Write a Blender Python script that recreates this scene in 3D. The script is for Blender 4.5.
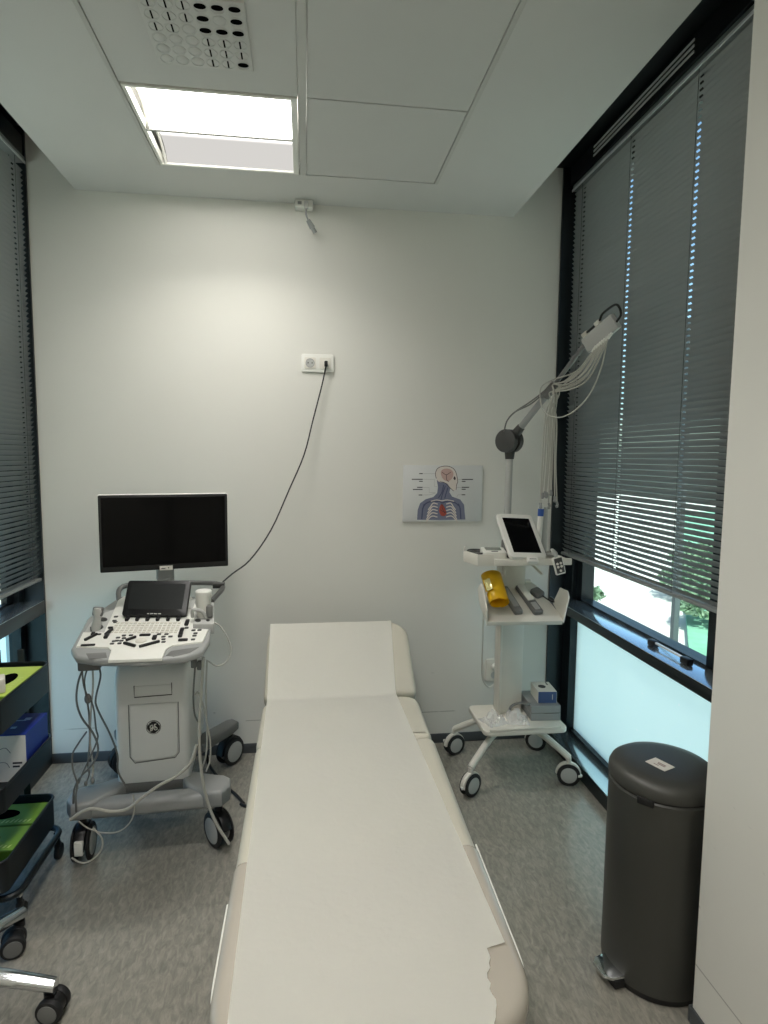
import bpy, bmesh, math, random
from mathutils import Vector, Matrix, Euler
random.seed(7)
R_ = math.radians
for o in list(bpy.data.objects): bpy.data.objects.remove(o)
scene = bpy.context.scene
COL = scene.collection

# ------------------------------------------------------------------ camera
F_PX, YAW, PITCH, ROLL, CAM_H = 597.17, 0.130756, 0.092587, 0.0086405, 1.5
_f = Vector((math.sin(YAW)*math.cos(PITCH), math.cos(YAW)*math.cos(PITCH), -math.sin(PITCH)))
_r0 = Vector((math.cos(YAW), -math.sin(YAW), 0)); _u0 = _r0.cross(_f)
CR = _r0*math.cos(ROLL) + _u0*math.sin(ROLL); CU = _u0*math.cos(ROLL) - _r0*math.sin(ROLL); CF = _f
cd = bpy.data.cameras.new('camera'); cam = bpy.data.objects.new('camera', cd); COL.objects.link(cam)
cd.lens = F_PX/1024*36; cd.sensor_width = 36; cd.clip_start = 0.02; cd.clip_end = 400
m = Matrix.Identity(4)
for i in range(3):
    m[i][0] = CR[i]; m[i][1] = CU[i]; m[i][2] = -CF[i]
m[2][3] = CAM_H
cam.matrix_world = m
scene.camera = cam

def pix(u, v, axis, val):
    """point where the ray of photo pixel (u, v) meets the plane axis = val"""
    d = CR*((u-384)/F_PX) + CU*((512-v)/F_PX) + CF
    o = Vector((0, 0, CAM_H)); t = (val-o[axis])/d[axis]
    return o + d*t

# ------------------------------------------------------------------ sky, sun, exposure
w = bpy.data.worlds.new('sky'); scene.world = w; w.use_nodes = True
nt = w.node_tree; nt.nodes.clear()
out = nt.nodes.new('ShaderNodeOutputWorld'); bg = nt.nodes.new('ShaderNodeBackground')
sky = nt.nodes.new('ShaderNodeTexSky'); sky.sky_type = 'NISHITA'; sky.sun_disc = False
sky.sun_elevation = R_(52); sky.sun_rotation = R_(180); sky.air_density = 1.0; sky.dust_density = 2.5; sky.ozone_density = 1.0
nt.links.new(sky.outputs[0], bg.inputs[0]); nt.links.new(bg.outputs[0], out.inputs[0])
bg.inputs[1].default_value = 0.30
sd = bpy.data.lights.new('sun', 'SUN'); sun = bpy.data.objects.new('sun', sd); COL.objects.link(sun)
sd.energy = 6.0; sd.angle = R_(1.0); sd.color = (1, .96, .9)
sun.rotation_euler = Vector((0.05, 1.0, -1.35)).to_track_quat('-Z', 'Y').to_euler()
sun.location = (0, -20, 30)
LAMP = 10.0; TUBE = 3.0
vs = scene.view_settings
vs.view_transform = 'Standard'; vs.look = 'None'; vs.gamma = 1; vs.use_curve_mapping = False; vs.exposure = 0.0

# ------------------------------------------------------------------ materials
def s2l(c):
    return tuple(((x/255)/12.92 if x/255 <= .04045 else ((x/255+.055)/1.055)**2.4) for x in c)
MATS = {}
def mat(name, rgb, rough=.5, metal=0., var=.06, scale=25., bump=0., bscale=80., spec=.5, coat=0., emis=0., trans=0.):
    if name in MATS: return MATS[name]
    mm = bpy.data.materials.new(name); mm.use_nodes = True
    t = mm.node_tree; b = t.nodes['Principled BSDF']
    c = s2l(rgb)
    tc = t.nodes.new('ShaderNodeTexCoord')
    no = t.nodes.new('ShaderNodeTexNoise'); no.inputs['Scale'].default_value = scale; no.inputs['Detail'].default_value = 4
    t.links.new(tc.outputs['Object'], no.inputs['Vector'])
    mx = t.nodes.new('ShaderNodeMix'); mx.data_type = 'RGBA'
    mx.inputs[6].default_value = (*[max(0, x*(1-var)) for x in c], 1); mx.inputs[7].default_value = (*[min(1, x*(1+var)) for x in c], 1)
    t.links.new(no.outputs[0], mx.inputs[0]); t.links.new(mx.outputs[2], b.inputs['Base Color'])
    b.inputs['Roughness'].default_value = rough; b.inputs['Metallic'].default_value = metal
    b.inputs['Specular IOR Level'].default_value = spec
    b.inputs['Coat Weight'].default_value = coat; b.inputs['Coat Roughness'].default_value = .1
    if emis:
        b.inputs['Emission Color'].default_value = (*c, 1); b.inputs['Emission Strength'].default_value = emis
    if trans: b.inputs['Transmission Weight'].default_value = trans
    if bump:
        n2 = t.nodes.new('ShaderNodeTexNoise'); n2.inputs['Scale'].default_value = bscale; n2.inputs['Detail'].default_value = 3
        t.links.new(tc.outputs['Object'], n2.inputs['Vector'])
        bp = t.nodes.new('ShaderNodeBump'); bp.inputs['Strength'].default_value = bump; bp.inputs['Distance'].default_value = .01
        t.links.new(n2.outputs[0], bp.inputs['Height']); t.links.new(bp.outputs[0], b.inputs['Normal'])
    MATS[name] = mm; return mm

def floor_mat():
    mm = bpy.data.materials.new('vinyl floor'); mm.use_nodes = True; t = mm.node_tree; b = t.nodes['Principled BSDF']
    tc = t.nodes.new('ShaderNodeTexCoord')
    mp = t.nodes.new('ShaderNodeMapping'); mp.inputs['Rotation'].default_value = (0, 0, R_(-20)); mp.inputs['Scale'].default_value = (64, 24.0, 1)
    t.links.new(tc.outputs['Object'], mp.inputs[0])
    n1 = t.nodes.new('ShaderNodeTexNoise'); n1.inputs['Scale'].default_value = 1.0; n1.inputs['Detail'].default_value = 8; n1.inputs['Roughness'].default_value = .68; n1.inputs['Distortion'].default_value = .7
    t.links.new(mp.outputs[0], n1.inputs['Vector'])
    cr = t.nodes.new('ShaderNodeValToRGB'); e = cr.color_ramp.elements
    e[0].position = .28; e[0].color = (*s2l((124, 122, 113)), 1); e[1].position = .72; e[1].color = (*s2l((170, 166, 154)), 1)
    k = e.new(.47); k.color = (*s2l((144, 141, 131)), 1); k = e.new(.56); k.color = (*s2l((154, 150, 139)), 1)
    t.links.new(n1.outputs[0], cr.inputs[0])
    n2 = t.nodes.new('ShaderNodeTexNoise'); n2.inputs['Scale'].default_value = 2.2; n2.inputs['Detail'].default_value = 4
    t.links.new(tc.outputs['Object'], n2.inputs['Vector'])
    mx = t.nodes.new('ShaderNodeMix'); mx.data_type = 'RGBA'; mx.blend_type = 'MULTIPLY'; mx.inputs[0].default_value = .22
    t.links.new(cr.outputs[0], mx.inputs[6]); t.links.new(n2.outputs[0], mx.inputs[7]); t.links.new(mx.outputs[2], b.inputs['Base Color'])
    mr = t.nodes.new('ShaderNodeMapRange'); mr.inputs[3].default_value = .15; mr.inputs[4].default_value = .30
    t.links.new(n1.outputs[0], mr.inputs[0]); t.links.new(mr.outputs[0], b.inputs['Roughness'])
    b.inputs['Coat Weight'].default_value = .35; b.inputs['Coat Roughness'].default_value = .14
    bp = t.nodes.new('ShaderNodeBump'); bp.inputs['Strength'].default_value = .05; bp.inputs['Distance'].default_value = .004
    t.links.new(n1.outputs[0], bp.inputs['Height']); t.links.new(bp.outputs[0], b.inputs['Normal'])
    return mm

def wall_mat():
    mm = bpy.data.materials.new('painted wall'); mm.use_nodes = True; t = mm.node_tree; b = t.nodes['Principled BSDF']
    L = t.links.new
    tc = t.nodes.new('ShaderNodeTexCoord'); sp = t.nodes.new('ShaderNodeSeparateXYZ'); L(tc.outputs['Object'], sp.inputs[0])
    n1 = t.nodes.new('ShaderNodeTexNoise'); n1.inputs['Scale'].default_value = 1.8; n1.inputs['Detail'].default_value = 5; L(tc.outputs['Object'], n1.inputs['Vector'])
    mx = t.nodes.new('ShaderNodeMix'); mx.data_type = 'RGBA'
    mx.inputs[6].default_value = (*s2l((212, 211, 203)), 1); mx.inputs[7].default_value = (*s2l((220, 219, 211)), 1); L(n1.outputs[0], mx.inputs[0])
    # scuff marks low on the wall: sparse thin streaks
    mp = t.nodes.new('ShaderNodeMapping'); mp.inputs['Rotation'].default_value = (0, R_(35), R_(20)); mp.inputs['Scale'].default_value = (16, 16, 70); L(tc.outputs['Object'], mp.inputs[0])
    n2 = t.nodes.new('ShaderNodeTexNoise'); n2.inputs['Scale'].default_value = 1; n2.inputs['Detail'].default_value = 2; L(mp.outputs[0], n2.inputs['Vector'])
    r1 = t.nodes.new('ShaderNodeMapRange'); r1.inputs[1].default_value = .76; r1.inputs[2].default_value = .82; L(n2.outputs[0], r1.inputs[0])
    r2 = t.nodes.new('ShaderNodeMapRange'); r2.inputs[1].default_value = 1.0; r2.inputs[2].default_value = .45; L(sp.outputs[2], r2.inputs[0])
    mu = t.nodes.new('ShaderNodeMath'); mu.operation = 'MULTIPLY'; L(r1.outputs[0], mu.inputs[0]); L(r2.outputs[0], mu.inputs[1])
    # a broken hairline crack near the floor
    cp = t.nodes.new('ShaderNodeMath'); cp.operation = 'COMPARE'; cp.inputs[1].default_value = .168; cp.inputs[2].default_value = .0022; L(sp.outputs[2], cp.inputs[0])
    n3 = t.nodes.new('ShaderNodeTexNoise'); n3.inputs['Scale'].default_value = 9; L(tc.outputs['Object'], n3.inputs['Vector'])
    r3 = t.nodes.new('ShaderNodeMapRange'); r3.inputs[1].default_value = .47; r3.inputs[2].default_value = .56; L(n3.outputs[0], r3.inputs[0])
    m2 = t.nodes.new('ShaderNodeMath'); m2.operation = 'MULTIPLY'; L(cp.outputs[0], m2.inputs[0]); L(r3.outputs[0], m2.inputs[1])
    m3 = t.nodes.new('ShaderNodeMath'); m3.operation = 'MAXIMUM'; L(mu.outputs[0], m3.inputs[0]); L(m2.outputs[0], m3.inputs[1])
    m4 = t.nodes.new('ShaderNodeMath'); m4.operation = 'MULTIPLY'; m4.inputs[1].default_value = .5; L(m3.outputs[0], m4.inputs[0])
    mx2 = t.nodes.new('ShaderNodeMix'); mx2.data_type = 'RGBA'; mx2.inputs[7].default_value = (*s2l((110, 108, 100)), 1)
    L(m4.outputs[0], mx2.inputs[0]); L(mx.outputs[2], mx2.inputs[6]); L(mx2.outputs[2], b.inputs['Base Color'])
    b.inputs['Roughness'].default_value = .75; b.inputs['Specular IOR Level'].default_value = .25
    n4 = t.nodes.new('ShaderNodeTexNoise'); n4.inputs['Scale'].default_value = 220; L(tc.outputs['Object'], n4.inputs['Vector'])
    bp = t.nodes.new('ShaderNodeBump'); bp.inputs['Strength'].default_value = .05; bp.inputs['Distance'].default_value = .002; L(n4.outputs[0], bp.inputs['Height']); L(bp.outputs[0], b.inputs['Normal'])
    return mm

def clear_glass():
    mm = bpy.data.materials.new('clear window glass'); mm.use_nodes = True; t = mm.node_tree; t.nodes.clear()
    o = t.nodes.new('ShaderNodeOutputMaterial'); tr = t.nodes.new('ShaderNodeBsdfTransparent'); tr.inputs[0].default_value = (.86, .97, .96, 1)
    gl = t.nodes.new('ShaderNodeBsdfGlossy'); gl.inputs['Roughness'].default_value = .01
    lw = t.nodes.new('ShaderNodeLayerWeight'); fr = t.nodes.new('ShaderNodeMath'); fr.operation = 'POWER'; fr.inputs[1].default_value = 5.0
    t.links.new(lw.outputs['Facing'], fr.inputs[0])
    mx = t.nodes.new('ShaderNodeMixShader'); t.links.new(fr.outputs[0], mx.inputs[0]); t.links.new(tr.outputs[0], mx.inputs[1]); t.links.new(gl.outputs[0], mx.inputs[2]); t.links.new(mx.outputs[0], o.inputs[0])
    return mm
def _g2():
    g = M_GLASS.copy(); g.name = 'glass with bluish daylight tint'
    g.node_tree.nodes['Transparent BSDF'].inputs[0].default_value = (.64, .90, 1.0, 1); return g  # blue of the daylight put into the pane tint to wash the wall
def frosted_glass():
    mm = bpy.data.materials.new('frosted window film'); mm.use_nodes = True; t = mm.node_tree; t.nodes.clear(); L = t.links.new
    o = t.nodes.new('ShaderNodeOutputMaterial'); tl = t.nodes.new('ShaderNodeBsdfTranslucent'); df = t.nodes.new('ShaderNodeBsdfDiffuse')
    tc = t.nodes.new('ShaderNodeTexCoord'); vo = t.nodes.new('ShaderNodeTexVoronoi'); vo.inputs['Scale'].default_value = 22; L(tc.outputs['Object'], vo.inputs['Vector'])
    rr = t.nodes.new('ShaderNodeMapRange'); rr.inputs[1].default_value = .11; rr.inputs[2].default_value = .05; L(vo.outputs['Distance'], rr.inputs[0])
    no = t.nodes.new('ShaderNodeTexNoise'); no.inputs['Scale'].default_value = 7; L(tc.outputs['Object'], no.inputs['Vector'])
    r2 = t.nodes.new('ShaderNodeMapRange'); r2.inputs[1].default_value = .5; r2.inputs[2].default_value = .62; L(no.outputs[0], r2.inputs[0])
    mu = t.nodes.new('ShaderNodeMath'); mu.operation = 'MULTIPLY'; L(rr.outputs[0], mu.inputs[0]); L(r2.outputs[0], mu.inputs[1])
    cm = t.nodes.new('ShaderNodeMix'); cm.data_type = 'RGBA'; cm.inputs[6].default_value = (.80, .97, .95, 1); cm.inputs[7].default_value = (1, 1, 1, 1); L(mu.outputs[0], cm.inputs[0])
    L(cm.outputs[2], tl.inputs[0]); df.inputs[0].default_value = (.75, .85, .85, 1)
    mx = t.nodes.new('ShaderNodeMixShader'); mx.inputs[0].default_value = .18; L(tl.outputs[0], mx.inputs[1]); L(df.outputs[0], mx.inputs[2]); L(mx.outputs[0], o.inputs[0])
    return mm
def lamp_mat():
    # acrylic diffuser of the ceiling lamp; the tubes sit beside the middle bar, so it glows most there
    mm = bpy.data.materials.new('lamp diffuser'); mm.use_nodes = True; t = mm.node_tree; t.nodes.clear(); L = t.links.new
    o = t.nodes.new('ShaderNodeOutputMaterial'); em = t.nodes.new('ShaderNodeEmission'); em.inputs[0].default_value = (1, .97, .925, 1)
    tc = t.nodes.new('ShaderNodeTexCoord'); sp = t.nodes.new('ShaderNodeSeparateXYZ'); L(tc.outputs['Object'], sp.inputs[0])
    ab = t.nodes.new('ShaderNodeMath'); ab.operation = 'ADD'; ab.inputs[1].default_value = .045; L(sp.outputs[1], ab.inputs[0])
    a2 = t.nodes.new('ShaderNodeMath'); a2.operation = 'ABSOLUTE'; L(ab.outputs[0], a2.inputs[0])
    mr = t.nodes.new('ShaderNodeMapRange'); mr.inputs[1].default_value = .07; mr.inputs[2].default_value = .20; mr.inputs[3].default_value = LAMP*1.5; mr.inputs[4].default_value = .68; mr.interpolation_type = 'SMOOTHSTEP'
    L(a2.outputs[0], mr.inputs[0]); L(mr.outputs[0], em.inputs[1]); L(em.outputs[0], o.inputs[0])
    return mm

M_WALL = wall_mat(); M_FLOOR = floor_mat(); M_GLASS = clear_glass(); M_FROST = frosted_glass(); M_GLASS2 = _g2(); M_LAMP = lamp_mat()
M_CEIL = mat('ceiling paint', (198, 198, 194), .8, var=.02, scale=6, bump=.03, bscale=250, spec=.2)
M_TILE = mat('ceiling tile', (194, 194, 190), .75, var=.02, scale=8, spec=.25)
M_GRID = mat('ceiling grid metal', (184, 184, 179), .6, .0, var=.03)
M_BASE = mat('baseboard vinyl', (70, 74, 76), .5, var=.08)
M_FRAME = mat('window frame dark metal', (22, 30, 34), .32, .3, var=.1, scale=8, spec=.5)
M_LEDGE = mat('window ledge anodised', (214, 230, 240), .16, .9, var=.06, scale=12)
M_SLAT = mat('blind slat', (142, 147, 146), .40, .25, var=.05, scale=3)
M_CORD = mat('blind cord', (60, 64, 66), .8)
M_ALU = mat('aluminium and light lines', (232, 236, 236), .35, .3, var=.03)
M_VINYL = mat('cream vinyl', (192, 188, 173), .48, var=.03, scale=6, bump=.04, bscale=60)
M_PLASTIC = mat('clear grey plastic cover', (176, 169, 157), .22, var=.04, scale=5, coat=.3)
M_PAPER = mat('exam paper', (243, 242, 234), .85, var=.02, scale=4, bump=.18, bscale=55, spec=.15)
M_CHROME = mat('chrome', (215, 218, 220), .12, 1., var=.02)
M_STEEL = mat('steel frame white', (205, 205, 200), .4, .1)
M_BIN = mat('bin platinum', (68, 68, 64), .42, .25, var=.04, scale=3, bump=.03, bscale=400)
M_BINDARK = mat('bin rubber', (20, 20, 20), .6)
M_WHITE = mat('white plastic', (222, 222, 214), .38, var=.02)
M_SOFTW = mat('warm white plastic', (212, 209, 198), .42, var=.02)
M_GREY = mat('grey plastic', (146, 148, 146), .42, var=.03)
M_LGREY = mat('light grey plastic', (176, 177, 173), .4, var=.03)
M_MGREY = mat('mid grey plastic', (110, 111, 109), .45, var=.04)
M_DGREY = mat('dark grey plastic', (62, 62, 60), .5, var=.05)
M_BLACK = mat('black plastic', (16, 16, 17), .4, var=.08)
M_RUBBER = mat('black rubber', (20, 20, 21), .6, var=.1)
M_SCREEN = mat('black glass screen', (2, 2, 3), .10, var=.1, spec=.2)
M_TOUCH = mat('touch screen glass', (26, 29, 29), .3, var=.1, spec=.5)
M_BLACKM = mat('black painted steel', (19, 25, 28), .4, .1, var=.1)
M_CABLE = mat('grey cable', (176, 174, 164), .5, var=.03)
M_CABLED = mat('dark grey cable', (104, 104, 100), .5, var=.03)
M_CABLEB = mat('black cable', (22, 22, 22), .5)
M_YELLOW = mat('yellow plastic sheet', (246, 204, 36), .3, var=.08, scale=14, coat=.3)
M_BLUEBOX = mat('blue carton', (22, 44, 130), .45, var=.1, scale=10)
M_BLUEBX2 = mat('slate blue carton', (62, 84, 128), .5, var=.06)
M_CARTON = mat('white carton', (214, 210, 200), .6, var=.03)
M_GREYBOX = mat('grey carton', (140, 144, 144), .5, var=.04)
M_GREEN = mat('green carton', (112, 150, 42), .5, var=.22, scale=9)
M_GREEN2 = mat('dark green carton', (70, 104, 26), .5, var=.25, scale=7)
M_LIME = mat('pale green print', (186, 204, 120), .5, var=.05)
M_HOLE = mat('box opening', (8, 8, 8), .95, spec=0.)
M_INK = mat('ink', (40, 40, 44), .7)
M_BOARD = mat('chart board', (206, 208, 206), .4, var=.02)
M_CSKIN = mat('chart figure slate', (112, 117, 138), .6, var=.1, scale=40)
M_CSKIN2 = mat('chart figure dark slate', (70, 74, 102), .6, var=.1, scale=40)
M_CBONE = mat('chart bone', (214, 206, 198), .6, var=.05, scale=40)
M_CBRAIN = mat('chart brain', (190, 160, 152), .6, var=.08, scale=60)
M_CRED = mat('chart red', (160, 72, 58), .6, var=.15, scale=60)
M_CLINE = mat('chart dark line', (66, 50, 56), .6)
M_FILM = mat('clear plastic bag', (226, 226, 222), .12, var=.05, spec=.8, coat=.5)
def film_mat():
    mm = bpy.data.materials.new('clear bag film'); mm.use_nodes = True; t = mm.node_tree; b = t.nodes['Principled BSDF']; o = t.nodes['Material Output']
    b.inputs['Base Color'].default_value = (.85, .85, .83, 1); b.inputs['Roughness'].default_value = .12; b.inputs['Specular IOR Level'].default_value = 1.0
    tr = t.nodes.new('ShaderNodeBsdfTransparent'); mx = t.nodes.new('ShaderNodeMixShader')
    no = t.nodes.new('ShaderNodeTexNoise'); no.inputs['Scale'].default_value = 60; mr = t.nodes.new('ShaderNodeMapRange'); mr.inputs[3].default_value = .25; mr.inputs[4].default_value = .75
    t.links.new(no.outputs[0], mr.inputs[0]); t.links.new(mr.outputs[0], mx.inputs[0]); t.links.new(tr.outputs[0], mx.inputs[1]); t.links.new(b.outputs[0], mx.inputs[2]); t.links.new(mx.outputs[0], o.inputs[0])
    return mm
M_FILM = film_mat()
M_DISP = mat('meter display', (120, 126, 118), .25)
M_BLUELAB = mat('blue label', (38, 78, 150), .4)

# ------------------------------------------------------------------ mesh building
def catmull(pts, n=6, closed=False):
    P = [Vector(p) for p in pts]
    if len(P) < 3: return P
    if closed: Q = [P[-1]] + P + [P[0], P[1]]
    else: Q = [P[0]*2-P[1]] + P + [P[-1]*2-P[-2]]
    o = []
    for i in range(1, len(Q)-2):
        a, b, c, d = Q[i-1], Q[i], Q[i+1], Q[i+2]
        for k in range(n):
            t = k/n
            o.append(.5*((2*b)+(c-a)*t+(2*a-5*b+4*c-d)*t*t+(3*b-a-3*c+d)*t**3))
    if not closed: o.append(P[-1])
    return o
def smooth_uv(uv, n=6):
    return [(p[0], p[1]) for p in catmull([(u, v, 0) for u, v in uv], n)]

class MB:
    def __init__(self): self.bm = bmesh.new()
    def _merge(self, t, M=None):
        if M is not None: bmesh.ops.transform(t, matrix=M, verts=t.verts)
        me = bpy.data.meshes.new('tmp'); t.to_mesh(me); t.free(); self.bm.from_mesh(me); bpy.data.meshes.remove(me)
        return self
    def box(self, x0, x1, y0, y1, z0, z1, r=0, seg=2, M=None):
        t = bmesh.new(); bmesh.ops.create_cube(t, size=1)
        for v in t.verts: v.co = Vector(((x0+x1)/2+v.co.x*(x1-x0), (y0+y1)/2+v.co.y*(y1-y0), (z0+z1)/2+v.co.z*(z1-z0)))
        if r: bmesh.ops.bevel(t, geom=list(t.edges), offset=min(r, .49*min(abs(x1-x0), abs(y1-y0), abs(z1-z0))), segments=seg, profile=.5, affect='EDGES')
        return self._merge(t, M)
    def cyl(self, p0, p1, r0, r1=None, n=20, bevel=0, M=None):
        r1 = r0 if r1 is None else r1
        p0, p1 = Vector(p0), Vector(p1); d = p1-p0
        t = bmesh.new(); bmesh.ops.create_cone(t, cap_ends=True, segments=n, radius1=r0, radius2=r1, depth=d.length)
        if bevel:
            es = [e for e in t.edges if len(e.link_faces) == 2 and any(len(f.verts) > 4 for f in e.link_faces)]
            bmesh.ops.bevel(t, geom=es, offset=bevel, segments=2, profile=.5, affect='EDGES')
        X = Matrix.Translation((p0+p1)/2) @ d.to_track_quat('Z', 'Y').to_matrix().to_4x4()
        if M is not None: X = M @ X
        return self._merge(t, X)
    def tube(self, pts, r, n=8, smooth=6, closed=False, M=None):
        P = catmull(pts, smooth, closed) if smooth else [Vector(p) for p in pts]
        bm = self.bm; rings = []; prev = None; N = len(P)
        for i, p in enumerate(P):
            a = P[(i-1) % N] if (closed or i > 0) else P[i]; b = P[(i+1) % N] if (closed or i < N-1) else P[i]
            d = (b-a).normalized()
            if prev is None:
                u = d.orthogonal().normalized()
            else:
                u = (prev-d*prev.dot(d)); u = u.normalized() if u.length > 1e-6 else d.orthogonal().normalized()
            prev = u; v = d.cross(u); ring = []
            for k in range(n):
                q = p+(u*math.cos(2*math.pi*k/n)+v*math.sin(2*math.pi*k/n))*r
                ring.append(bm.verts.new(M @ q if M is not None else q))
            rings.append(ring)
        for i in range(N if closed else N-1):
            a, b = rings[i], rings[(i+1) % N]
            for k in range(n): bm.faces.new((a[k], a[(k+1) % n], b[(k+1) % n], b[k]))
        if not closed:
            bm.faces.new(list(reversed(rings[0]))); bm.faces.new(rings[-1])
        return self
    def lathe(self, prof, n=32, M=None, axis_pt=(0, 0, 0)):
        t = bmesh.new(); rings = []; ax = Vector(axis_pt)
        for r, z in prof:
            if r < 1e-6: rings.append([t.verts.new(ax+Vector((0, 0, z)))])
            else: rings.append([t.verts.new(ax+Vector((r*math.cos(2*math.pi*k/n), r*math.sin(2*math.pi*k/n), z))) for k in range(n)])
        for a, b in zip(rings, rings[1:]):
            for k in range(n):
                k2 = (k+1) % n
                if len(a) == 1 and len(b) == 1: continue
                if len(a) == 1: t.faces.new((a[0], b[k2], b[k]))
                elif len(b) == 1: t.faces.new((a[k], a[k2], b[0]))
                else: t.faces.new((a[k], a[k2], b[k2], b[k]))
        bmesh.ops.recalc_face_normals(t, faces=t.faces)
        return self._merge(t, M)
    def prism(self, poly, z0, z1, bevel=0, seg=2, M=None):
        t = bmesh.new()
        a = [t.verts.new((x, y, z0)) for x, y in poly]; b = [t.verts.new((x, y, z1)) for x, y in poly]; n = len(poly)
        t.faces.new(list(reversed(a))); t.faces.new(b)
        for k in range(n): t.faces.new((a[k], a[(k+1) % n], b[(k+1) % n], b[k]))
        bmesh.ops.recalc_face_normals(t, faces=t.faces)
        if bevel:
            es = [e for e in t.edges if all(abs(v.co.z-z1) < 1e-7 for v in e.verts) or all(abs(v.co.z-z0) < 1e-7 for v in e.verts)]
            bmesh.ops.bevel(t, geom=es, offset=bevel, segments=seg, profile=.5, affect='EDGES')
        return self._merge(t, M)
    def ball(self, c, r, n=12, M=None):
        t = bmesh.new(); bmesh.ops.create_uvsphere(t, u_segments=n*2, v_segments=n, radius=1)
        rr = r if hasattr(r, '__len__') else (r, r, r)
        for v in t.verts: v.co = Vector((v.co.x*rr[0]+c[0], v.co.y*rr[1]+c[1], v.co.z*rr[2]+c[2]))
        return self._merge(t, M)
    def grid(self, rows, thick=0):
        """rows of points -> surface, with optional thickness along -normal"""
        bm = self.bm
        V = [[bm.verts.new(p) for p in r] for r in rows]
        fs = []
        for a, b in zip(V, V[1:]):
            for k in range(len(a)-1): fs.append(bm.faces.new((a[k], a[k+1], b[k+1], b[k])))
        if thick: bmesh.ops.solidify(bm, geom=fs, thickness=thick)
        return self
    def build(self, name, material, parent=None, world=False, smooth=True, ang=35, recalc=True):
        if recalc: bmesh.ops.recalc_face_normals(self.bm, faces=self.bm.faces)
        me = bpy.data.meshes.new(name); self.bm.to_mesh(me); self.bm.free()
        o = bpy.data.objects.new(name, me); COL.objects.link(o); me.materials.append(material)
        if smooth:
            me.polygons.foreach_set('use_smooth', [True]*len(me.polygons)); me.set_sharp_from_angle(angle=R_(ang))
        if parent is not None:
            o.parent = parent
            if world: me.transform(WM(parent).inverted())
        return o
def WM(o):
    m_ = Matrix.LocRotScale(o.location, o.rotation_euler, o.scale)
    return WM(o.parent) @ m_ if o.parent else m_
def tag(o, label, cat, group=None):
    o['label'] = label; o['category'] = cat
    if group: o['group'] = group
    return o
def thing(name, label, cat, loc=(0, 0, 0), rz=0, group=None):
    o = bpy.data.objects.new(name, None); COL.objects.link(o); o.location = loc; o.rotation_euler = (0, 0, rz); o.empty_display_size = .1
    return tag(o, label, cat, group)
def struct(o, label=None):
    o['kind'] = 'structure'
    if label: o['label'] = label
    return o
def copy_mesh(o, parent, loc=(0, 0, 0), rot=(0, 0, 0), name=None):
    c = o.copy(); COL.objects.link(c); c.parent = parent; c.location = loc; c.rotation_euler = rot
    return c
def T(x=0, y=0, z=0): return Matrix.Translation((x, y, z))
def RX(a): return Matrix.Rotation(R_(a), 4, 'X')
def RY(a): return Matrix.Rotation(R_(a), 4, 'Y')
def RZ(a): return Matrix.Rotation(R_(a), 4, 'Z')
def basis(o, ex, ey):
    ex = Vector(ex).normalized(); ey = (Vector(ey)-ex*Vector(ey).dot(ex)).normalized(); ez = ex.cross(ey)
    M = Matrix.Identity(4)
    for i in range(3): M[i][0], M[i][1], M[i][2], M[i][3] = ex[i], ey[i], ez[i], o[i]
    return M
def rrect(w, h, r, n=4, cx=0, cy=0):
    p = []
    for sx, sy, a0 in ((1, 1, 0), (-1, 1, 90), (-1, -1, 180), (1, -1, 270)):
        for k in range(n+1):
            a = R_(a0+90*k/n); p.append((cx+sx*(w/2-r)+r*math.cos(a), cy+sy*(h/2-r)+r*math.sin(a)))
    return p

# ================================================================== THE ROOM
D = 2.964; HC = 2.682; XR = 1.27; XL = -1.225; XGR = 1.385; XGL = -1.345; YB = -1.55; HT = 3.0
struct(MB().box(-1.6, 1.6, YB-.15, D+.2, -.12, 0).build('floor', M_FLOOR, smooth=False), 'grey streaked vinyl floor')
struct(MB().box(-1.41, 1.45, D, D+.2, 0, HT).build('wall_back', M_WALL, smooth=False), 'off-white painted back wall')
struct(MB().box(1.02, 1.6, YB, 1.345, 0, HT).build('wall_right', M_WALL, smooth=False), 'off-white wall end beside the pedal bin')
struct(MB().box(-1.6, XL, YB, 1.25, 0, HT).build('wall_left', M_WALL, smooth=False))
struct(MB().box(-1.6, 1.6, YB-.15, YB, 0, HT).build('wall_front', M_WALL, smooth=False))
struct(MB().box(-1.6, 1.6, YB-.15, D+.2, HT, HT+.15).build('roof_slab', M_CEIL, smooth=False))
b = MB().box(XL, XR, D-.008, D, 0, .05, .003).build('baseboard_back', M_BASE); struct(b, 'dark grey vinyl baseboard')
struct(MB().box(1.012, 1.02, YB, 1.345, 0, .045, .002).box(1.012, 1.27, 1.345, 1.353, 0, .045, .002).build('baseboard_right', M_BASE))
struct(MB().box(XL, XL+.008, YB, 1.25, 0, .045, .002).build('baseboard_left', M_BASE))
# door in the wall behind the camera
dr = MB().box(-.45, .45, YB, YB+.03, 0.005, 2.08, .004).build('door_1', M_WHITE); struct(dr)
MB().cyl((.36, YB+.03, 1.0), (.36, YB+.08, 1.0), .012).cyl((.36, YB+.075, 1.0), (.24, YB+.075, 1.0), .009).build('door_handle', M_CHROME, dr)
struct(MB().box(-.52, -.46, YB, YB+.02, 0, 2.14, .002).box(.46, .52, YB, YB+.02, 0, 2.14, .002).box(-.46, .46, YB, YB+.02, 2.09, 2.14, .002).build('trim_1', M_GREY))

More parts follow.
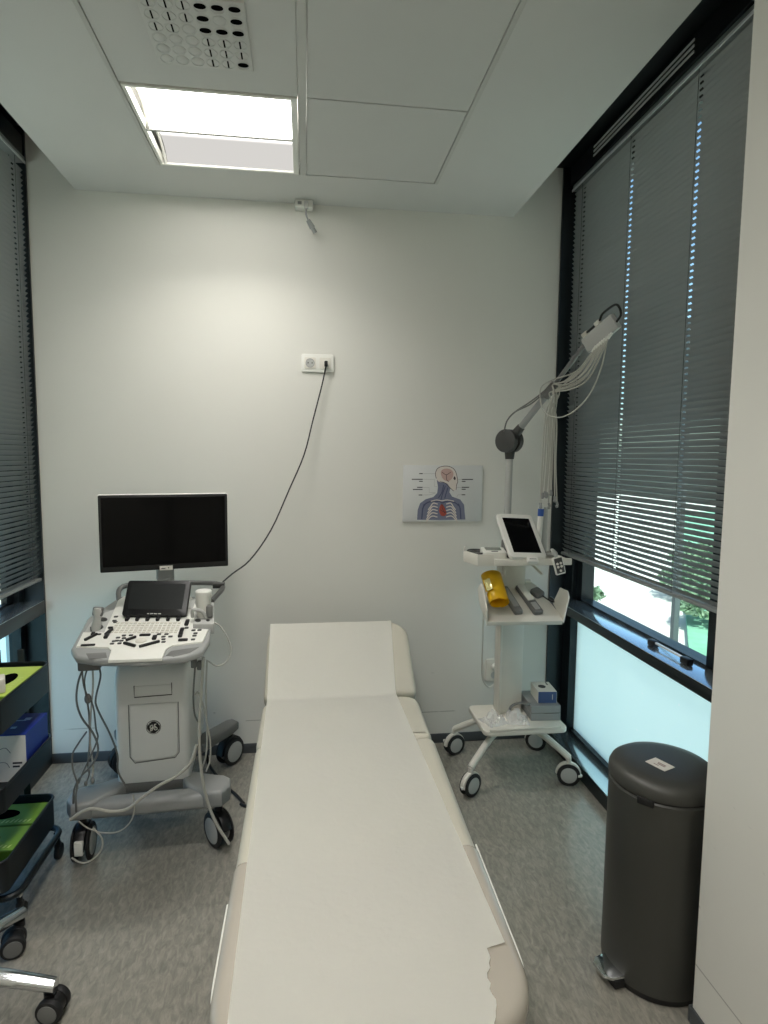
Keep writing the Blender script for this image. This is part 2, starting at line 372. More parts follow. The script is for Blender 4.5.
# ---- suspended ceiling: plaster border with a field of tiles let into it
CX0, CX1 = -1.022, 1.02
GX0, GXA, GXB, GX1 = -.602, -.020, .006, .575
ROWS = [2.668, 2.120, 1.545, .970, .395, -.18, -.755, -1.33]
ce = MB()
ce.box(CX0, GX0, YB, D, HC, HC+.05).box(GX1, CX1, YB, D, HC, HC+.05).box(GX0, GX1, ROWS[0], D, HC, HC+.05).box(GX0, GX1, YB, ROWS[-1], HC, HC+.05)
ce.box(CX0, CX1, YB, D, HC+.12, HC+.14)
ce.box(CX0, CX0+.02, YB, D, HC+.05, HC+.12).box(CX1-.02, CX1, YB, D, HC+.05, HC+.12)
ceil = struct(ce.build('ceiling', M_CEIL, smooth=False), 'white suspended ceiling')
for xa, xb in ((GXA, GXB), (GX1-.016, GX1), (GX0, GX0+.014)):
    MB().box(xa, xb, ROWS[-1], ROWS[0] if xa != GXA else ROWS[0], HC-.002, HC+.02, .001, 1).build('grid_profile', M_GRID, ceil)
tile_me = {}
for c, (xa, xb) in enumerate(((GX0+.014, GXA), (GXB, GX1-.016))):
    for i in range(len(ROWS)-1):
        y1, y0 = ROWS[i], ROWS[i+1]
        if (c == 0 and i in (0, 2, 4, 6)) or False: continue
        MB().box(xa+.0015, xb-.0015, y0+.003, y1-.003, HC+.0015, HC+.02, .0015, 1).build('ceiling_tile', M_TILE, ceil)
# dark tops of the blind recesses on both sides
struct(MB().box(CX1, 1.5, 1.345, D, 2.93, HT).build('trim_2', M_FRAME, smooth=False), 'dark top of the blind recess')
struct(MB().box(-1.5, CX0, 1.25, D, 2.93, HT).build('trim_3', M_FRAME, smooth=False), 'dark top of the blind recess')

# ---- windows
def window(name, s, xf, xg, y0, y1, zt, zb, lab, low='frosted_pane'):
    """s=+1 right / -1 left. xf: room face, xg: glass plane; zt, zb transom top / bottom"""
    def bx(mb, xa, xb, *a, **k): return mb.box(min(xa, xb), max(xa, xb), *a, **k)
    xo = xg+s*(.06 if s > 0 else .022); pw = .095 if s > 0 else .060
    w_ = MB()
    bx(w_, xf, xo, D-.012, D, .065, 2.93)                              # dark reveal against the back wall
    bx(w_, xg-s*.03, xo, D-pw, D-.012, .065, 2.93)                   # far post
    bx(w_, xg-s*.03, xo, y0, y1, .065, 2.93)                           # near post
    bx(w_, xf, xo, y0-.6 if s > 0 else y0-.3, D, 0, .062)              # plinth
    bx(w_, xg-s*.015, xo, y1, D-pw, .065, .085)                      # bottom bead
    bx(w_, xg-s*.03, xo, y1, D-pw, 2.74, 2.80)                       # head above the glass
    root = struct(w_.build(name, M_FRAME, smooth=False), lab)
    bx(MB(), xf+s*.001, xg-s*.014, y1-.2, D-.012, .062, .0655, r=.001).build('ledge', M_LEDGE, root)
    bx(MB(), xf-s*.001, xo, y1-.45, D-.012, zb, zt-.003, r=.002).build('transom', M_FRAME, root)
    bx(MB(), xf, xg-s*.012+s*.02, y1-.45, D-.013, zt-.003, zt, r=.001).build('transom_ledge', M_LEDGE, root)
    bx(MB(), xg+s*.008, xg+s*.016, y1-.02, D-pw+.015, .08, zb+.01).build(low, M_FROST if low == 'frosted_pane' else M_GLASS2, root, smooth=False)
    bx(MB(), xg+s*.012, xg+s*.018, y1-.02, D-pw+.015, zt+.004, 2.75).build('glass_pane', M_GLASS, root, smooth=False)
    b_ = MB()
    bx(b_, xg-s*.004, xo, y1, D-pw, zt, zt+.009)
    b_.build('glazing_bead', M_FRAME, root, smooth=False)
    for (ya, yb) in ((y1, y1+.12), (D-pw-.055, D-pw)): bx(MB(), xg-s*.004, xo, ya, yb, zt, 2.75).build('sash_stile', M_FRAME, root, smooth=False)
    # trickle vent: dark bars with open slots between them
    for k in range(4):
        bx(MB(), xg-s*.03, xo, y1, D-pw, 2.80+k*.034, 2.80+k*.034+.026).build('vent_bar', M_FRAME, root, smooth=False)
    return root
win1 = window('window_1', 1, XR, XGR, 1.345, 1.74, .777, .732, 'dark framed window with frosted lower pane beside the pedal bin')
win2 = window('window_2', -1, XL, XGL, 1.25, 1.50, .812, .750, 'dark framed window behind the black cart', 'lower_pane')
# window handle lying along the right transom
hm = MB().box(1.325, 1.337, 1.90, 2.10, .792, .800, .003)
hnd = hm.build('window_handle', M_ALU, win1)
for yy in (1.895, 2.10): MB().box(1.318, 1.345, yy-.022, yy+.022, .777, .803, .006).build('handle_foot', M_BLACK, hnd)

# ---- venetian blinds
def blind(name, lab, s, xb, y0, y1, z0, z1, cords, hole=True):
    root = thing(name, lab, 'blind', (xb, (y0+y1)/2, z1), group='venetian blinds')
    L = y1-y0; yc = (y0+y1)/2
    us = [-.0125, -.0034, .0034, .0125]; zs = [-.0012, .0006, .0006, -.0012]
    br = [y0]
    for c in cords: br += [c-.009, c+.009]
    br.append(y1)
    t = MB()
    rows = {}
    for j, (u, zz) in enumerate(zip(us, zs)):
        rows[j] = [t.bm.verts.new((u, yy-yc, zz)) for yy in br]
    for j in range(3):
        for k in range(len(br)-1):
            if j == 1 and k % 2 == 1: continue
            t.bm.faces.new((rows[j][k], rows[j][k+1], rows[j+1][k+1], rows[j+1][k]))
    pitch = .022; n = int((z1-.03-(z0+.018))/pitch)
    tilt = R_(54)
    first = t.build('slat', M_SLAT, root, ang=60, recalc=False)
    # the room-side edge of every slat is the high one
    for i in range(n):
        o = first if i == 0 else copy_mesh(first, root)
        o.location = (0, 0, z0+.024+i*pitch-z1); o.rotation_euler = (random.uniform(-.0008, .0008), tilt*s+random.uniform(-.02, .02), 0)
    MB().box(xb-.02, xb+.02, y0, y1, z1-.028, z1, .003).build('head_rail', M_SLAT, root, world=True)
    br_ = MB().box(xb-.0135, xb+.0135, y0, y1, z0-.002, z0+.012, .004).build('bottom_rail', M_SLAT, root, world=True)
    fa = MB().box(xb-.03, xb+.012, y0, y1, z1+.001, z1+.09, .001, 1).build('fascia', M_FRAME, root, world=True)
    xi = xb-s*.03-s*.0
    if s < 0: xi = xb+.012
    for k in range(3):
        MB().box(xi-.003, xi+.003, 1.99, 2.70, z1+.026+k*.019, z1+.035+k*.019, .001, 1).build('light_line', M_ALU, fa, world=True)  # pale bars stand in for bright lines of light above the blind
    MB().box(xb-s*.021-.002, xb-s*.021+.002, y0, y1, z1-.030, z1-.018, .001, 1).build('edge_glint', M_ALU, root, world=True)  # pale bar imitates the bright line of light under the head rail
    for c in cords:
        for sx in (-1, 1):
            MB().cyl((xb+sx*.0118, c, z0+.01), (xb+sx*.0118, c, z1-.02), .0009, n=6).build('cord', M_CORD, root, world=True)
        MB().cyl((xb, c, z0-.004), (xb, c, z0+.002), .006, n=10).build('cord_plug', M_BLACK, root, world=True)
    return root
blind('venetian_blind', 'dark grey venetian blind hanging over the window by the pedal bin', 1, 1.33, 1.40, 2.935, 1.004, 2.835, [1.55, 1.985, 2.41, 2.84])
blind('venetian_blind', 'dark grey venetian blind hanging over the window by the black cart', -1, -1.243, 1.30, 2.948, .908, 2.80, [1.42, 1.95, 2.45, 2.87])

# ================================================================== OUTSIDE
struct(MB().box(-14, 16, -6, 26, -.3, -.16).build('ground', mat('pale concrete paving', (222, 216, 204), .8, var=.06, scale=3), smooth=False), 'pale sunlit paving outside')
lw = MB().prism([(2.30, 3.15), (4.3, 3.6), (13, 16), (11.6, 17.4)], -.16, -.10)
lawn = lw.build('lawn', mat('grass', (128, 178, 148), .9, var=.3, scale=6), smooth=False); struct(lawn, 'green lawn outside the window')
def shrub(name, lab, c, rad, n, group=None):
    root = thing(name, lab, 'shrub', c, group=group)
    t = MB(); rnd = random.Random(int(c[0]*100))
    for i in range(n):
        a = rnd.uniform(0, 6.28); ph = math.acos(rnd.uniform(-.2, 1)); rr = rad*rnd.uniform(.55, 1)
        p = Vector((math.cos(a)*math.sin(ph)*rr, math.sin(a)*math.sin(ph)*rr, .12+abs(math.cos(ph))*rr*.7))
        M = Matrix.Translation(p) @ Euler((rnd.uniform(0, 3), rnd.uniform(0, 3), rnd.uniform(0, 6))).to_matrix().to_4x4()
        l = .05; q = [M @ Vector(v) for v in ((0, -l, 0), (l*.45, 0, .008), (0, l, 0), (-l*.45, 0, .008))]
        t.bm.faces.new([t.bm.verts.new(v) for v in q])
    t.build('foliage', mat('shrub leaves', (116, 142, 112), .6, var=.3), root, smooth=False, recalc=False)
    s_ = MB()
    for k in range(5): s_.cyl((0, 0, 0), (math.cos(k*1.26)*rad*.5, math.sin(k*1.26)*rad*.5, rad*.6), .012, .005, n=6)
    s_.build('stem', mat('shrub stem', (80, 70, 56), .8), root)
    return root
shrub('shrub', 'low leafy shrub on the sunlit paving outside the window', (3.15, 6.25, -.16), .17, 300)
for (x, y, rad, lb) in ((3.95, 5.25, .34, 'smallest leafy shrub on the lawn beside the grey post'), (4.6, 6.4, .45, 'leafy shrub on the lawn between a smaller and a bigger one'), (5.7, 7.8, .5, 'biggest leafy shrub far out on the lawn')):
    shrub('shrub', lb, (x, y, -.10), rad, 700, 'shrubs on the lawn')
pr = thing('outdoor_post', 'slim grey post standing at the edge of the lawn', 'post', (3.05, 4.52, -.16))
MB().box(3.025, 3.075, 4.495, 4.545, -.15, 2.6, .006).build('shaft', mat('grey outdoor post', (84, 90, 92), .6), pr, world=True)
MB().box(2.96, 3.14, 4.43, 4.61, -.16, -.14, .004).build('base_plate', M_MGREY, pr, world=True)

# ================================================================== CEILING FITTINGS
def luminaire(lab, y0, y1, col=0):
    x0, x1 = (GX0+.014, GXA) if col == 0 else (GXB, GX1-.016); yc = (y0+y1)/2; xc = (x0+x1)/2
    root = thing('ceiling_light', lab, 'ceiling light', (xc, yc, HC), group='recessed ceiling lights')
    hw, hd = (x1-x0)/2-.004, (y1-y0)/2-.004
    fr = MB()
    fr.box(-hw, hw, -hd, -hd+.012, -.002, .03, .001, 1).box(-hw, hw, hd-.012, hd, -.002, .03, .001, 1)
    fr.box(hw-.022, hw, -hd+.012, hd-.012, -.002, .03, .001, 1).box(-hw, -hw+.012, -hd+.012, hd-.012, -.002, .03, .001, 1)
    fr.box(-hw, hw, -hd, hd, .095, .1)
    fr.build('frame', M_WHITE, root)
    MB().box(-hw+.012, hw-.022, -.006, .006, -.003, .03, .001, 1).build('middle_bar', M_GRID, root)
    for sy in (-1, 1):      # the two tubes beside the middle bar throw most light downwards
        ld = bpy.data.lights.new('tube', 'AREA'); ld.shape = 'RECTANGLE'; ld.size = 2*hw-.06; ld.size_y = .016; ld.energy = TUBE; ld.color = (1, .97, .925); ld.spread = R_(125)
        lo = bpy.data.objects.new('light_tube', ld); COL.objects.link(lo); lo.parent = root; lo.location = (0, sy*.018, -.004)
    for (ya, yb) in ((-hd+.012, -.006), (.006, hd-.012)):
        rows = []
        for k in range(13):
            t_ = k/12; a = math.pi*t_
            rows.append([(xx, ya+(yb-ya)*t_, .006+.05*math.sin(a)**.7) for xx in (-hw+.03, hw-.022)])
        d = MB().grid(rows).build('diffuser', M_LAMP, root, recalc=False)
        # curved end plate at the left of each vault
        e_ = MB(); poly = [(r[0][1], r[0][2]) for r in rows]
        M = Matrix(((0, 0, 1, 0), (1, 0, 0, 0), (0, 1, 0, 0), (0, 0, 0, 1)))
        e_.tube([(-hw+.022, p[0], p[1]-.002) for p in poly], .006, n=6, smooth=0)
        e_.build('end_rim', M_WHITE, root)
    return root
luminaire('recessed square ceiling light with two arched glowing diffusers near the back wall', ROWS[1], ROWS[0])
for rr_ in (2, 4, 6):
    luminaire({2: 'recessed square ceiling light above the couch foot', 4: 'recessed square ceiling light between two others beyond the couch', 6: 'recessed square ceiling light close to the door'}[rr_], ROWS[rr_+1], ROWS[rr_])

# air outlet with rotating nozzle discs
gx0, gx1, gy0, gy1 = -.434, -.155, 1.712, 1.996
ag = thing('air_outlet', 'white ceiling air outlet plate with six rows of round nozzles', 'air vent', ((gx0+gx1)/2, (gy0+gy1)/2, HC))
MB().box(gx0, gx1, gy0, gy1, HC-.006, HC+.002, .002).build('plate', M_TILE, ag, world=True)
state = ['BBBSSD', 'BBBSSS', 'BBBSSS', 'SSBDDD', 'SSSDBD', 'SSSDDD']   # from the wall side
nr = MB().tube([(.0185*math.cos(a*math.pi/10), .0185*math.sin(a*math.pi/10), 0) for a in range(20)], .0018, n=5, smooth=0, closed=True)
ring0 = None
disc0 = {}
for r in range(6):
    for c in range(6):
        px_ = gx0+.028+c*(gx1-gx0-.056)/5; py_ = gy1-.028-r*(gy1-gy0-.056)/5; s_ = state[r][c]
        lo = (px_-ag.location.x, py_-ag.location.y, -.0065)
        if ring0 is None: ring0 = nr.build('nozzle', M_TILE, ag); ring = ring0; ring.location = lo
        else: ring = copy_mesh(ring0, ag, lo)
        if s_ not in disc0:
            t = MB()
            if s_ == 'B': t.lathe([(0, -.0035), (.012, -.003), (.017, 0), (.0, .001)], n=20); mt = M_TILE
            elif s_ == 'S': t.box(-.0022, .0022, -.015, .015, -.0012, .001, .0008, 1); mt = M_HOLE
            else: t.prism([(.016*math.cos(k*math.pi/8), -.003+.0095*math.sin(k*math.pi/8)) for k in range(16)], -.0012, .001); mt = M_HOLE
            d_ = t.build('nozzle_insert', mt, ring); disc0[s_] = d_
        else:
            copy_mesh(disc0[s_], ring)

# ================================================================== THINGS ON THE BACK WALL
# ceiling-height data outlet with a dangling plug
op = pix(304, 203, 2, HC-.012); OY = D-.055
do = thing('data_outlet', 'small white data outlet at the ceiling edge with a dangling plug', 'outlet', (op.x, D-.03, HC-.03))
MB().box(op.x-.042, op.x+.042, OY, D-.001, HC-.034, HC, .004).build('cover', M_WHITE, do, world=True)
for dx in (-.020, .010): MB().box(op.x+dx-.009, op.x+dx+.009, OY-.0015, OY+.001, HC-.024, HC-.010, .001).build('port', M_MGREY, do, world=True)
q0 = Vector((op.x+.010, OY-.012, HC-.020)); q1 = pix(306, 214, 1, OY-.02); q2 = pix(308.5, 221, 1, OY-.01); q3 = pix(316, 234, 1, OY+.005)
MB().box(q0.x-.010, q0.x+.010, OY-.020, OY-.0015, q0.z-.026, q0.z+.006, .003).build('plug', M_LGREY, do, world=True)
MB().tube([q0+Vector((0, 0, -.02)), q1, q2], .004, n=8).build('cable', M_GREY, do, world=True)
dd = (q3-q2).normalized()
MB().cyl(q2-dd*.005, q2+dd*.034, .010, .014, n=12, bevel=.002).cyl(q2+dd*.034, q2+dd*.058, .010, n=12, bevel=.001).build('dangling_plug', M_GREY, do, world=True)

# double wall socket
sa, sb = pix(301, 354, 1, D), pix(334, 373, 1, D)
sc = Vector(((sa.x+sb.x)/2, D, (sa.z+sb.z)/2)); sw, sh = .158, .086
so = thing('wall_socket', 'white double wall socket high on the wall with a black cord plugged in', 'socket', (sc.x, D, sc.z-sh/2))
WB = lambda x, z, y=D: basis((x, y, z), (1, 0, 0), (0, 0, 1))    # local x right, y up, z toward the room
MB().prism(rrect(sw, sh, .012), 0, .010, .003, M=WB(sc.x, sc.z)).build('plate', M_WHITE, so, world=True)
for k, dx in enumerate((-.036, .036)):
    fr_ = MB().prism(rrect(.054, .054, .005), .010, .013, .001, M=WB(sc.x+dx, sc.z)).build('insert', M_SOFTW, so, world=True)
    if k == 0:
        MB().lathe([(.019, 0), (.0205, .002), (.0215, .0)], n=28, M=WB(sc.x+dx, sc.z, D-.013)).build('rim', M_GREY, fr_, world=True)
        MB().cyl((sc.x+dx, D-.0125, sc.z), (sc.x+dx, D-.0138, sc.z), .019, n=28).build('well', M_LGREY, fr_, world=True)
        for e in (-.0095, .0095): MB().cyl((sc.x+dx+e, D-.013, sc.z), (sc.x+dx+e, D-.0145, sc.z), .003, n=10).build('contact_hole', M_BLACK, fr_, world=True)
# power cord from that socket to the ultrasound machine
cp0 = pix(326, 364, 1, D-.03)
uv = smooth_uv([(326, 366), (322, 385), (313, 420), (304, 455), (289, 490), (271, 530), (250, 560), (232, 574), (216, 588)], 4)
pts = []
for i, (u, v) in enumerate(uv):
    t = i/(len(uv)-1); pts.append(pix(u, v, 1, D-.03+(2.735-(D-.03))*max(0, (t-.15)/.85)**1.5))
pc = thing('power_cord', 'black power cord drooping from the wall socket to the ultrasound machine', 'cord', (cp0.x, D-.013, cp0.z))
MB().tube(pts, .0034, n=8, smooth=0).build('cable', M_CABLEB, pc, world=True)
MB().box(cp0.x-.008, cp0.x+.008, D-.045, D-.013, cp0.z-.012, cp0.z+.014, .004).build('plug', M_BLACK, pc, world=True)

# low wall outlet behind the ECG trolley
la, lb_ = pix(484, 657, 1, D), pix(503, 682, 1, D)
lc = Vector(((la.x+lb_.x)/2, D, (la.z+lb_.z)/2))
lo_ = thing('wall_socket', 'white wall socket low behind the trolley column', 'socket', (lc.x, D, lc.z-.06))
MB().prism(rrect(.09, .12, .01), 0, .012, .003, M=WB(lc.x, lc.z)).build('plate', M_SOFTW, lo_, world=True)
MB().cyl((lc.x, D-.012, lc.z+.022), (lc.x, D-.04, lc.z+.022), .018, .015, n=16, bevel=.003).build('plug', M_WHITE, lo_, world=True)
MB().cyl((lc.x, D-.012, lc.z-.025), (lc.x, D-.0145, lc.z-.025), .019, n=20).build('well', M_LGREY, lo_, world=True)

# anatomy chart
ca, cb = pix(403, 465, 1, D), pix(481, 521, 1, D)
CW, CH = cb.x-ca.x, ca.z-cb.z
ch = thing('anatomy_chart', 'anatomy board showing a head, ribs and heart on the back wall', 'chart', ((ca.x+cb.x)/2, D, cb.z))
MB().box(ca.x, cb.x, D-.012, D, cb.z, ca.z, .002).build('board', M_BOARD, ch, world=True)
def cpt(u, v, d=0): return ((u-65)/633*CW+ca.x, (535-v)/450*CH+cb.z)
CM = basis((0, D-.012, 0), (1, 0, 0), (0, 0, 1))
def cpoly(name, uvs, mt, lay, parent=ch, sm=0):
    if sm: uvs = [(p.x, p.y) for p in catmull([(u, v, 0) for u, v in uvs], sm, True)]
    return MB().prism([cpt(u, v) for u, v in uvs], 0, .0004*lay, M=CM).build(name, mt, parent, world=True, smooth=False)
def cline(name, uvs, mt, lay, wd=3, parent=ch, sm=4):
    P = [Vector((*cpt(u, v), 0)) for u, v in uvs]; P = catmull(P, sm) if sm else P
    t = MB(); h = wd/633*CW/2
    L_, R2 = [], []
    for i, p in enumerate(P):
        d = (P[min(i+1, len(P)-1)]-P[max(i-1, 0)]).normalized(); nn = Vector((-d.y, d.x, 0))*h
        L_.append((p+nn)[:2]); R2.append((p-nn)[:2])
    t.prism(L_+R2[::-1], 0, .0004*lay, M=CM)
    return t.build(name, mt, parent, world=True, smooth=False)
fig = cpoly('figure', [(178, 520), (182, 440), (200, 388), (245, 355), (305, 338), (335, 305), (340, 255), (330, 205), (395, 190), (440, 265), (432, 300), (455, 335), (520, 358), (552, 400), (565, 520), (370, 524)], M_CSKIN, 1, sm=0)
for a in ([(215, 515), (222, 430), (240, 395)], [(528, 515), (520, 430), (505, 392)], [(225, 405), (270, 378), (350, 372), (375, 385), (420, 372), (480, 385), (510, 410)]): cline('contour', a, M_CSKIN2, 2, 9, fig)
for a in ([(345, 345), (372, 300), (385, 240)], [(395, 350), (408, 300), (420, 262)], [(365, 360), (378, 310), (398, 250)]): cline('vessel', a, M_CSKIN2, 2, 7, fig)
cpoly('skull', [(325, 190), (318, 150), (335, 110), (380, 92), (430, 95), (470, 120), (488, 165), (497, 215), (490, 245), (486, 276), (468, 286), (436, 262), (415, 232), (385, 222), (350, 218)], M_CBONE, 2, fig, 3)
cpoly('brain', [(360, 140), (375, 118), (410, 110), (445, 122), (462, 150), (450, 190), (420, 212), (385, 200), (366, 170)], M_CBRAIN, 3, fig, 3)
for a in ([(325, 190), (318, 150), (335, 110), (380, 92), (430, 95), (470, 120), (488, 165), (497, 215), (488, 240), (485, 280)], [(370, 140), (405, 160), (440, 138)], [(405, 160), (408, 200), (425, 216)], [(352, 215), (395, 225), (430, 258), (465, 290)]): cline('skull_line', a, M_CLINE, 4, 4, fig)
cpoly('eye_socket', [(462, 190), (470, 172), (480, 188), (474, 202)], M_CLINE, 4, fig, 3)
for sgn in (-1, 1):
    for k in range(5):
        y = 395+k*26; x0 = 374+sgn*34; x1 = 374+sgn*(92+k*5)
        cline('rib', [(x0, y), (374+sgn*(70+k*2), y-8), (x1, y+22), (374+sgn*(110+k*4), y+46)], M_CBONE, 3, 8, fig)
cline('collar_bone', [(285, 372), (330, 362), (372, 368), (415, 362), (470, 372)], M_CBONE, 3, 7, fig)
cpoly('heart', [(358, 412), (372, 394), (388, 410), (402, 440), (412, 474), (392, 492), (366, 484), (352, 450)], M_CRED, 4, fig, 3)
for a in ([(372, 395), (378, 430), (400, 470)], [(360, 440), (385, 455), (410, 460)]): cline('heart_vessel', a, M_CLINE, 5, 4, fig)
for (x0, x1, y) in ((190, 218, 152), (132, 218, 197), (190, 218, 213), (175, 218, 261), (142, 218, 278), (188, 217, 322), (530, 620, 197), (530, 560, 213), (530, 590, 260), (530, 562, 276), (530, 560, 320)):
    cline('caption', [(x0, y), (x1, y)], M_INK, 1, 7, sm=0)
for a in ([(222, 152), (318, 152)], [(222, 197), (312, 197), (312, 255), (380, 256)], [(222, 262), (270, 262), (272, 302), (320, 304)], [(222, 322), (280, 320), (320, 306)], [(500, 197), (526, 197)], [(490, 262), (526, 262)], [(492, 338), (500, 320), (526, 320)]):
    cline('leader_line', a, M_GREY, 1, 2.2, sm=0)

# ================================================================== EXAMINATION COUCH
BX0, BX1, BZ = -.176, .427, .50
BXC = (BX0+BX1)/2; BW = BX1-BX0
bed = thing('examination_couch', 'cream padded examination couch with raised headrest under a paper sheet', 'couch', (BXC, 1.65, 0))
def outline(x0, x1, y0, y1, r00, r10, r11, r01, n=7):
    p = []
    for cx, cy, r, a0 in ((x1-r11, y1-r11, r11, 0), (x0+r01, y1-r01, r01, 90), (x0+r00, y0+r00, r00, 180), (x1-r10, y0+r10, r10, 270)):
        for k in range(n+1):
            a = R_(a0+90*k/n); p.append((cx+r*math.cos(a), cy+r*math.sin(a)))
    return p
YF = .925
MB().prism(outline(BX0, BX1, YF, 2.030, .13, .13, .03, .03), BZ-.085, BZ, .028, 4).build('main_pad', M_VINYL, bed, world=True, ang=50)
MB().prism(outline(BX0, BX1-.004, 2.036, 2.405, .02, .02, .06, .06), BZ-.080, BZ, .024, 4).build('middle_pad', M_VINYL, bed, world=True, ang=50)
HM = basis((0, 2.405, BZ+.002), (1, 0, 0), (0, .345, .215))
MB().prism(outline(BX0, BX1, .004, .425, .025, .025, .10, .10), -.075, 0, .026, 4, M=HM).build('head_pad', M_VINYL, bed, world=True, ang=50)
cov = MB().prism(outline(BX0-.004, BX1+.004, YF-.004, 1.435, .132, .132, .03, .03), BZ-.075, BZ+.0025, .027, 4).build('foot_cover', M_PLASTIC, bed, world=True, ang=50)
for xx, ya in ((BX0-.003, 1.30), (BX1+.003, 1.44)):
    MB().tube([(xx, ya, BZ-.016), (xx, 1.2, BZ-.016), (xx, 1.08, BZ-.018), (xx-.006*(1 if xx > 0 else -1), 1.04, BZ-.022)], .0026, n=8).build('cover_edge', M_WHITE, cov, world=True)
fm = MB().box(BXC-.22, BXC+.22, 1.0, 2.02, BZ-.125, BZ-.085, .006).box(BXC-.22, BXC+.22, 2.05, 2.38, BZ-.12, BZ-.085, .006)
fm.box(BXC-.16, BXC+.16, .02, .36, -.105, -.075, .006, M=HM)
fm.build('frame', M_STEEL, bed, world=True)
MB().box(BXC-.11, BXC+.11, 1.35, 1.95, .08, BZ-.125, .01).build('lift_column', M_STEEL, bed, world=True)
MB().box(BXC-.2, BXC+.2, 1.15, 2.2, .04, .085, .01).build('base', M_STEEL, bed, world=True)
MB().cyl((BXC+.1, 2.32, BZ-.11), (BXC+.1, 2.56, BZ+.0), .012).build('headrest_strut', M_CHROME, bed, world=True)
for xx in (-.17, .17):
    for yy in (1.19, 2.16): MB().cyl((BXC+xx, yy, 0), (BXC+xx, yy, .05), .024, .018).build('foot', M_RUBBER, bed, world=True)
for c_ in bed.children_recursive:       # the pads are a little wider towards the head
    if c_.name.split('.')[0] in ('main_pad', 'middle_pad', 'head_pad', 'foot_cover', 'cover_edge'):
        for v_ in c_.data.vertices:
            if v_.co.x > 0: v_.co.x += (v_.co.y+1.65-1.07)*.030*v_.co.x/(BX1-BXC)
# paper sheet over the couch
def bed_z(y):
    if y < 2.40: return BZ+.0045
    t = min(1, max(0, (y-2.40)/.03)); return max(BZ+.0045, BZ+.006+(y-2.405)*.6232)
ys = [YF+.006+i*(1.088-YF-.006)/14 for i in range(14)]+[1.0885, 1.0915, 1.0945, 1.098]+[1.105+i*(2.38-1.105)/48 for i in range(49)]+[2.40, 2.415, 2.43, 2.445]+[2.46+i*(2.752-2.46)/12 for i in range(13)]
rows = []; rp = random.Random(3)
for y in ys:
    xl = -.140+(-.160+.140)*(y-1.0)/1.42
    if y > 1.0975: xr = .403+(.374-.403)*(y-1.1)/1.32+max(0, y-2.42)*.10
    elif y > 1.0883: xr = .403-(1.098-y)/.0095*.042+rp.uniform(-.003, .003)
    else: xr = .361-(1.092-y)/.16*.03+rp.uniform(-.0035, .0035)+.004*math.sin(y*60)
    row = []
    for k in range(25):
        t = k/24; x = xl+(xr-xl)*t
        wv = .0007*math.sin(x*31+y*11)+.0006*math.sin(y*47+x*9)+.0005*math.sin(y*23-x*50)
        zf = .0018*math.exp(-((y-1.44)/.012)**2)+.0012*math.exp(-((y-2.03)/.01)**2)*(-1)
        row.append((x, y, bed_z(y)+abs(wv)+zf+(.002 if k == 24 else 0)))
    rows.append(row)
rows.insert(0, [(p[0], YF-.006, p[2]-.008) for p in rows[0]]); rows.insert(0, [(p[0], YF-.010, p[2]-.06) for p in rows[0]])
rows.append([(p[0], 2.768, bed_z(2.752)-.012) for p in rows[-1]])
rows.append([(p[0], 2.775, bed_z(2.752)-.05) for p in rows[-1]])
ps = MB().grid(rows, .0008).build('paper_sheet', M_PAPER, ang=60)
tag(ps, 'long white disposable paper sheet with a torn corner spread on the couch', 'paper sheet')

# ================================================================== castor helper
def castor(parent, cx, cy, r, wd, n, fork_m, tyre_m, hub_m, top, disc=.72, off=.02, brake=False, cover=True):
    """n = horizontal axle direction (its + end faces the viewer); part > tyre, hub caps"""
    n = Vector((n[0], n[1], 0)).normalized(); f = Vector((-n.y, n.x, 0)); c = Vector((cx, cy, r))
    g = MB()
    M = basis(c, f, (0, 0, 1))     # x rolling direction, y up, z axle
    if (M.to_3x3() @ Vector((0, 0, 1))).dot(n) < 0: M = basis(c, -f, (0, 0, 1))
    arc = [(r*1.10*math.cos(R_(a)), r*1.10*math.sin(R_(a))) for a in range(15, 181, 15)]
    if cover:
        poly = arc+[(-r*.25, -.1*r), (r*.35, -.1*r)]
        g.prism(poly, -wd*.32, wd*.32, .003, M=M)
    g.cyl((cx, cy, r*1.0), (cx, cy, top), r*.22, n=14)
    g.cyl((cx, cy, r*1.12), (cx, cy, r*1.22), r*.42, n=16, bevel=.003)
    o = g.build('castor', fork_m, parent, world=True)
    for s in (-1, 1):
        z0 = s*wd*.34; z1 = s*wd*.5*1.15
        prof = [(r*.3, min(z0, z1)), (r*.9, min(z0, z1)), (r, (z0+z1)/2-.2*(abs(z1-z0))), (r, (z0+z1)/2+.2*abs(z1-z0)), (r*.9, max(z0, z1)), (r*.3, max(z0, z1)), (r*.3, min(z0, z1))]
        MB().lathe(prof, n=26, M=M).build('tyre', tyre_m, o, world=True)
        zz = z1+s*.001
        MB().cyl((0, 0, s*wd*.3), (0, 0, zz), r*disc, n=26, bevel=.0015, M=M).build('hub_cap', hub_m, o, world=True)
    if brake:
        MB().box(-.014, .014, -.5*r, .45*r, r*1.0, r*1.14, .003, M=basis(c, n, (0, 0, 1))).build('brake_pedal', M_WHITE, o, world=True)
    return o

